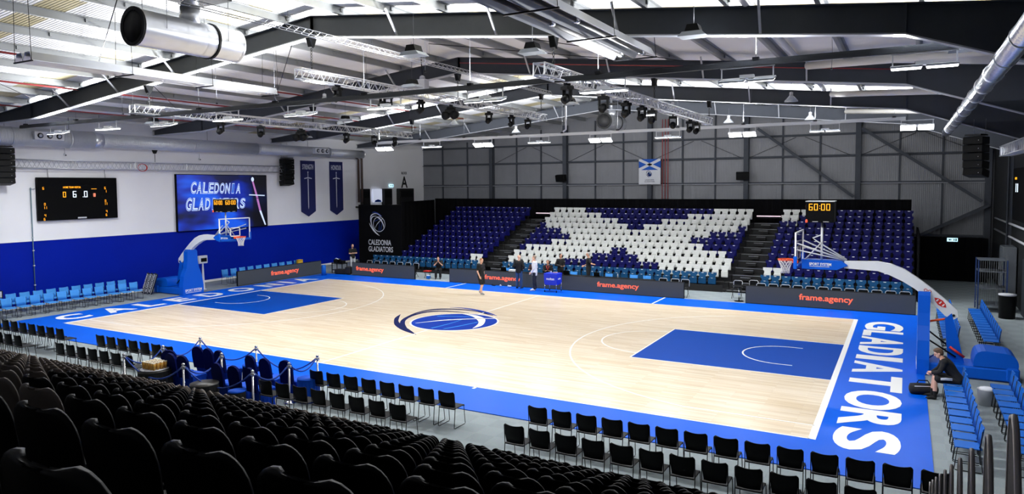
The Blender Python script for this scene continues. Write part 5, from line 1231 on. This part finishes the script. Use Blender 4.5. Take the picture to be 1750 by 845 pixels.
t_ = person('person with beard and folded arms behind the far left LED board', (-15.75, 11.6, -.02), -PI*.62,
       dict(elR=(.27, .06, 1.16), wrR=(-.04, .19, 1.17), elL=(-.27, .06, 1.16), wrL=(.04, .22, 1.2)), [('tee', TBLACK), ('trousers', mat('pale_grey_cloth', 'b9bcc0', .8)), ('shoes', TBLACK)], ('short', '5a3a26'), SKIN2, sc=.97)
b = MB(); b.ball((0, .07, 1.57), (.06, .045, .05), mat('beard_brown', '5a3a26', .8), 10, 6); b.build('beard', t_)
# young person sitting on the blue chair by the right hoop, bent forward
SB = dict(SIT); SB.update(waist=(0, .10, .68), chest=(0, .24, .86), neck=(0, .36, 1.02), head=(0, .45, 1.14), shR=(.17, .31, .98), shL=(-.17, .31, .98), elR=(.22, .42, .74), elL=(-.22, .42, .74), wrR=(.06, .58, .66), wrL=(-.06, .58, .66),
          kneeR=(.12, .52, .56), kneeL=(-.12, .52, .56), ankR=(.12, .58, .10), ankL=(-.12, .52, .10), toeR=(.13, .76, .04), toeL=(-.13, .68, .04), fiR=(0, .68, .60), fiL=(0, .68, .60))
SB = {k: (v if v is None else (v[0], v[1]*.9, v[2])) for k, v in SB.items()}
t_ = person('young person in black hoodie and striped shorts bent forward on a blue chair', (16.90, -2.96, -.04), PI/2, SB, [('sweater', TBLACK), ('shorts', TBLACK), ('socks', TBLACK), ('shoes', TBLACK)], ('fluffy', '5b4634'), SKIN2, sc=1.03, face_pitch=-.45)
b = MB()
for s_ in (-1, 1): b.tube([(s_*.235, .12, .60), (s_*.245, .26, .60), (s_*.235, .36, .58)], .012, TWHITE, n=5); b.tube([(s_*.235, .12, .565), (s_*.245, .26, .565), (s_*.235, .36, .55)], .01, TWHITE, n=5)
b.build('shorts_stripe', t_)
t = thing('sports_bag', 'black sports bag with pale trim on the floor by the seated young person', 'bag', (16.18, -2.72, -.02), .3)
b = MB(); ell_loft(b, [(Vector((x, 0, .15)), Vector((0, r, 0)), Vector((0, 0, r*.9))) for x, r in ((-.33, .08), (-.3, .15), (-.1, .165), (.12, .16), (.3, .14), (.33, .07))], TBLACK); b.build('body', t)
b = MB(); b.tube([(-.15, 0, .3), (-.12, .02, .36), (.1, .02, .36), (.13, 0, .3)], .014, BLKPL, n=6); b.tube([(-.25, -.12, .24), (.2, -.13, .25)], .009, TWHITE, n=5); b.build('handle', t)

# ------------------------------------------------------------ things on the far side
t = thing('ball_cart', 'wheeled ball cart under a royal blue cover with white lettering', 'cart', (.0, 8.95, -.0)); CV = mat('cover_blue', '0c2fc4', .6, var=.05)
b = MB(); b.prism([(-.34, .42), (.34, .42), (.37, .95), (-.37, .95)], (0, 0, 0), (1, 0, 0), (0, 0, 1), .62, CV); b.prism([(-.3, .36), (.3, .36), (.33, .42), (-.33, .42)], (0, 0, 0), (1, 0, 0), (0, 0, 1), .5, CV); cv = b.build('cover', t)
b = MB(); b.text('molten', (-.22, -.315, .62), (1, 0, 0), (0, 0, 1), .44, .13, LINEW, .004, .02); b.text('molten', (.365, -.16, .64), (0, 1, 0), (0, 0, 1), .3, .1, LINEW, .004, .02); b.build('lettering', cv)
for sx in (-1, 1):
    for sy in (-1, 1):
        b = MB(); b.tube([(sx*.33, sy*.29, .45), (sx*.33, sy*.29, .07)], .014, CHROME, n=6); b.tube([(sx*.33-.012, sy*.29, .04), (sx*.33+.012, sy*.29, .04)], .04, BLKPL, n=8); b.build('leg', t)
b = MB(); b.lathe([(.035, 0), (.04, .09), (.035, .1)], mat('clear_cup', 'd8dce6', .2), n=10); single('drinks_cup', 'pale cup standing on the blue ball cart', 'cup', b, (-.08, 8.9, .952))
b = MB(); b.rbox((0, 0, .03), (.24, .16, .05), mat('mauve_cloth', 'a78aa8', .8), .015); single('folded_cloth', 'small mauve cloth lying on the blue ball cart', 'cloth', b, (.14, 8.92, .952), .3)
for i, (x, y, rz) in enumerate([(-3.75, 9.35, .4), (-3.3, 9.3, 2.0), (-2.75, 9.3, 1.2)]):
    b = MB(); q = TWHITE if i else TNAVY; b.ball((0, 0, .05), (.14, .055, .045), q, 12, 8); b.ball((-.08, 0, .08), (.055, .045, .045), q, 10, 6); single('training_shoe', ('dark' if not i else 'white')+' training shoe on the blue border before the LED board, %s from the left' % nth(i+1), 'shoe', b, (x, y, 0), rz)
t = thing('press_table', 'long black scorers table behind the middle LED board', 'table', (0, 10.3, -.02)); b = MB(); b.rbox((-.85, 0, .72), (11.5, .42, .04), BLKPL, .01); b.build('tabletop', t)
b = MB(); b.box((-.85, -.17, .36), (11.4, .02, .68), BLACK); b.build('front_panel', t)
for x in (-6.4, -3.2, 0, 3.2, 4.7): b = MB(); b.box((x, .1, .35), (.05, .3, .7), DKMET); b.build('leg', t)
for i, x in enumerate((-4.6, -3.6, .2, 1.9)):
    t = thing('laptop', 'open laptop on the scorers table, %s from the left' % nth(i+1), 'laptop', (x, 10.3, .722)); b = MB(); b.rbox((0, 0, .01), (.34, .24, .02), BLKPL, .005); b.build('keyboard_base', t)
    b = MB(); b.box((0, -.14, .12), (.34, .012, .22), BLKPL, Euler((.25, 0, 0)).to_matrix()); b.build('lid', t)
b = MB(); b.rbox((0, 0, .05), (.5, .28, .1), TWHITE, .01); single('paper_stack', 'pale stack of papers on the scorers table left of the bald person', 'papers', b, (-3.05, 10.32, .722))
b = MB(); b.lathe([(.03, 0), (.03, .16), (.012, .2), (.014, .22)], GREYW, n=10); single('water_bottle', 'small pale bottle on the scorers table right of the ball cart', 'bottle', b, (3.0, 10.28, .722))
t = thing('round_table', 'small dark table between the folding chairs in the gap left of the right LED board', 'table', (9.0, 10.15, -.02)); b = MB(); b.lathe([(.3, .7), (.3, .73)], BLKPL, n=18); b.build('tabletop', t); b = MB(); b.lathe([(.03, .02), (.03, .7)], CHROME, n=8); b.lathe([(.22, 0), (.2, .02)], BLKPL, n=14); b.build('pedestal', t)
t = thing('red_stool', 'small stool with a red seat in the gap beside the person with a camera', 'stool', (-9.05, 10.6, -.02)); b = MB(); b.rbox((0, 0, .42), (.4, .34, .05), RED, .01); b.build('seat', t)
for sx in (-1, 1): b = MB(); b.tube([(sx*.17, -.14, .4), (sx*.15, .14, 0)], .012, DKMET, n=5); b.tube([(sx*.17, .14, .4), (sx*.15, -.14, 0)], .012, DKMET, n=5); b.build('leg', t)
t = thing('drinks_bottle', 'blue and white bottle on the floor by the red stool', 'bottle', (-8.75, 10.25, -.02)); b = MB(); b.rbox((0, 0, .1), (.22, .14, .2), BLUECH, .03); b.rbox((0, 0, .21), (.2, .12, .03), TWHITE, .01); b.build('body', t)
# camera kit at the far left corner
t = thing('equipment_trolley', 'dark trolley piled with camera kit between the left and far LED boards', 'trolley', (-15.6, 10.2, -.02)); b = MB(); b.rbox((0, 0, .62), (.9, .5, .05), BLKPL, .01); b.rbox((0, 0, .2), (.9, .5, .05), BLKPL, .01); b.build('shelf', t)
for sx in (-1, 1):
    for sy in (-1, 1): b = MB(); b.box((sx*.42, sy*.22, .34), (.04, .04, .66), DKMET); b.build('leg', t)
b = MB(); b.rbox((-.2, 0, .76), (.35, .3, .24), BLKPL, .03); b.rbox((.2, .05, .72), (.3, .3, .16), BLKPL, .03); b.tube([(.1, 0, .82), (.16, -.16, .9)], .05, DKMET, n=10); b.tube([(-.25, -.1, .9), (-.1, -.2, .95), (.05, -.1, .88)], .025, TWHITE, n=6); b.build('camera_kit', t)
b = MB(); b.rbox((0, 0, .16), (.8, .45, .3), BLACK, .05); b.rbox((.55, -.1, .25), (.35, .35, .5), BLACK, .06); single('kit_case', 'black kit cases on the floor before the camera trolley', 'case', b, (-15.0, 9.75, 0), .2)
b = MB(); b.lathe([(.14, 0), (.14, .62), (.12, .64)], BLUECH, n=14); single('padded_post', 'short blue padded post at the far left corner of the court', 'post', b, (-15.55, 8.75, .0))
b = MB(); b.lathe([(.19, 0), (.2, .34), (.17, .36)], mat('cooler_yellow', 'd6a81a', .5), n=16); b.lathe([(.2, .36), (.2, .42), (.05, .44)], mat('cooler_yellow', 'd6a81a', .5), n=16); single('drinks_cooler', 'yellow drinks cooler on the lit blue chairs behind the left LED board', 'cooler', b, (-17.62, 8.8, .45))
t = thing('timer_monitor', 'white framed monitor on a post just right of the left hoop base', 'monitor', (-15.0, .95, -.02)); t.location = (-14.9, -.55, -.02)
t.location = (-17.15, 1.42, -.02); t.scale = (.85, .85, 1)
b = MB(); b.rbox((0, 0, 1.62), (.16, .62, .42), GREYW, .02); b.build('case', t); b = MB(); b.box((.083, .03, 1.6), (.01, .42, .2), SCRBLK); b.build('display', t)
b = MB(); b.prism([(-.1, .02), (.1, .02), (.03, 1.42), (-.03, 1.42)], (0, 0, 0), (0, 1, 0), (0, 0, 1), .06, GREYW); b.rbox((0, 0, .02), (.24, .3, .04), GREYW, .01); b.build('post', t)
for i in range(3):
    b = MB(); r = Euler((-.12, .34, 0)).to_matrix(); c = Vector((0, 0, .56)); b.rbox(c, (.24, .07, 1.12), TNAVY, .02, r)
    b.text('GLADIATORS', c+r @ Vector((.0, -.037, -.5)), r @ Vector((0, 0, 1)), r @ Vector((-1, 0, 0)), 1.0, .11, TWHITE, .003, .02); b.box(c+r @ Vector((.08, -.037, 0)), (.02, .004, 1.05), TWHITE, r)
    single('padded_board', 'navy padded board with white lettering leaning by the left hoop, %s from the left' % nth(i+1), 'board', b, (-18.45+i*.26, -.98+i*.02, -.02), group='navy padded boards leaning by the left hoop')
t = thing('sign_stand', 'white notice on a black stand at the left edge before the lit blue chairs', 'sign', (-15.75, -9.15, -.02), .9); b = MB(); b.rbox((0, 0, 1.28), (.55, .03, .3), BLKPL, .01); b.build('frame', t)
b = MB(); b.box((0, -.018, 1.28), (.49, .006, .24), TWHITE); b.box((0, -.022, 1.3), (.3, .003, .015), BLKPL); b.build('notice', t); b = MB(); b.tube([(0, 0, 1.14), (0, 0, .03)], .016, DKMET, n=6); b.lathe([(.2, 0), (.2, .025)], BLKPL, n=16); b.build('post', t)
b = MB(); b.lathe([(.17, 0), (.19, .38), (.2, .4)], GREYW, n=14); b.ball((0, 0, .4), (.17, .17, .05), TWHITE, 10, 6); single('waste_bin', 'pale round bin between the two rows of blue chairs by the right hoop', 'bin', b, (17.5, -3.0, -.02))

# ------------------------------------------------------------ roped-off guest area
def banquet(label):
    t = thing('banquet_chair', label, 'chair', (0, 0, 0), 0, 'covered banquet chairs in the roped area')
    b = MB(); V = []; n = 9
    P = [(-.2, .42), (-.215, .75), (-.2, .9), (-.14, .99), (-.05, 1.03), (.05, 1.03), (.14, .99), (.2, .9), (.215, .75), (.2, .42)]
    b.prism(P, (0, -.2, 0), (1, 0, 0), (0, -.13, 1), .06, SPANDEX); b.build('backrest', t)
    b = MB(); b.rbox((0, .03, .45), (.44, .44, .07), SPANDEXT, .03); b.build('seat', t)
    b = MB(); rings = []
    for z, k in ((.43, 1), (.3, .97), (.12, .93), (.0, 1.0)):
        ring = []
        for q in range(24):
            a = 2*PI*q/24; r = .31*k*(1/max(abs(math.cos(a)), abs(math.sin(a))))*.72; r *= 1+(.04*math.sin(q*PI*1.0) if z < .2 else 0)-(.05 if (q % 2 and z < .35) else 0); ring.append((r*math.cos(a), .03+r*math.sin(a), z))
        rings.append(ring)
    V = [p for r in rings for p in r]; F = [(i*24+q, i*24+(q+1) % 24, (i+1)*24+(q+1) % 24, (i+1)*24+q) for i in range(3) for q in range(24)]+[tuple(range(24)), tuple(72+q for q in range(23, -1, -1))]
    b.add(V, F, SPANDEXS); b.build('skirt', t); return t
bq = None; i = 0
for row, pts in (('front', [(-1.5, -10.4), (-1.0, -10.42), (-.5, -10.45), (.72, -10.45), (1.3, -10.5), (1.9, -10.4)]), ('rear', [(-1.95, -11.1), (-1.42, -11.28), (-.9, -11.3), (.6, -11.4), (1.2, -11.4), (1.78, -11.36)])):
    for j, (x, y) in enumerate(pts):
        lab = 'navy covered banquet chair in the roped area, %s row, %s from the left' % (row, nth(j+1)); rz = random.uniform(-.12, .12)
        if row == 'rear' and j == 0: rz = .5
        if bq is None: bq = banquet(lab); bq.location = (x, y, -.02); bq.rotation_euler = (0, 0, rz)
        else: dup(bq, (x, y, -.02), rz, lab)
def skirt_table(label, x, y, r, h, top, sk):
    t = thing('cocktail_table', label, 'table', (x, y, -.02), 0, 'small tables in the roped area'); b = MB(); b.lathe([(r, h-.03), (r, h)], top, n=26); b.build('tabletop', t)
    b = MB(); n = 36; V = [(r*.98*math.cos(2*PI*i/n), r*.98*math.sin(2*PI*i/n), h-.03) for i in range(n)]+[(r*(1.0+(.06 if i % 2 else -.04))*math.cos(2*PI*i/n), r*(1.0+(.06 if i % 2 else -.04))*math.sin(2*PI*i/n), .01) for i in range(n)]
    b.add(V, [(i, (i+1) % n, n+(i+1) % n, n+i) for i in range(n)], sk); b.build('skirt', t); return t
skirt_table('low table with royal blue top between the front covered chairs', .12, -10.2, .27, .6, SPANDEXT, SPANDEX)
skirt_table('low table with a royal blue skirt at the right end of the roped area', 2.5, -10.5, .28, .6, SPANDEXT, SPANDEXT)
skirt_table('round blue-topped table among the rear covered chairs', 1.75, -12.08, .2, .58, SPANDEXT, BLACK)
skirt_table('round black table before the rear covered chairs', .62, -12.12, .34, .62, mat('dark_tabletop', '35332f', .4), BLACK)
skirt_table('round black table carrying the tray of amber drinks', -1.72, -11.85, .42, .62, mat('dark_tabletop', '35332f', .4), BLACK)
b = MB(); b.lathe([(.34, 0), (.36, .02), (.35, .03)], GREYW, n=26); single('serving_tray', 'round pale tray under the amber drinks', 'tray', b, (-1.72, -11.85, .602))
k = 0
for ix in range(5):
    for iy in range(4):
        x = -.22+ix*.11; y = -.17+iy*.11
        if x*x+y*y > .085: continue
        k += 1; t = thing('beer_glass', 'amber drink in a clear glass on the tray, %s of the cluster' % nth(k), 'glass', (-1.72+x, -11.85+y, .634), 0, 'amber drinks on the tray')
        b = MB(); b.lathe([(.032, 0), (.045, .17)], GOLD, n=10); b.build('drink', t); b = MB(); b.lathe([(.045, .17), (.047, .185), (.02, .19)], mat('beer_foam', 'efe6cf', .8), n=10); b.build('foam', t)
def stanchion(label, x, y):
    t = thing('rope_stanchion', label, 'stanchion', (x, y, -.02), 0, 'chrome stanchions of the roped area'); b = MB(); b.lathe([(.16, 0), (.16, .015), (.06, .05), (.025, .07), (.025, .9)], CHROME, n=16); b.build('post', t)
    b = MB(); b.lathe([(.04, .9), (.045, .93), (.03, .95), (.03, .965)], CHROME, n=12); b.ball((0, 0, 1.0), .042, CHROME, 12, 8); b.build('finial', t); b = MB()
    for q in range(4): a = q*PI/2; b.tube([(.03*math.cos(a), .03*math.sin(a), .93), (.07*math.cos(a), .07*math.sin(a), .945), (.07*math.cos(a), .07*math.sin(a), .9)], .008, CHROME, n=5)
    b.build('hook', t); return t
st = [(-2.47, -9.88, 'front left'), (-.08, -9.9, 'front middle'), (2.25, -9.92, 'front right'), (-2.45, -11.1, 'left side'), (-2.5, -12.2, 'rear left'), (-.12, -12.15, 'rear middle'), (-.2, -10.95, 'centre'), (1.98, -11.8, 'rear right'), (2.2, -10.85, 'right side')]
for x, y, n in st: stanchion('chrome rope stanchion, %s of the roped guest area' % n, x, y)
for a, c_ in ((0, 1), (1, 2), (2, 8), (8, 7), (7, 5), (5, 4), (4, 3), (3, 0), (5, 6)):
    p, q = Vector((st[a][0], st[a][1], .9)), Vector((st[c_][0], st[c_][1], .9)); u = (q-p).normalized()*.07; p += u; q -= u
    b = MB(); b.tube([p.lerp(q, i/14)-Vector((0, 0, .42*(1-(2*i/14-1)**2)*min(1, (q-p).length/1.6))) for i in range(15)], .019, ROPE, n=7); single('barrier_rope', 'blue rope slung from the %s to the %s stanchion' % (st[a][2], st[c_][2]), 'rope', b)
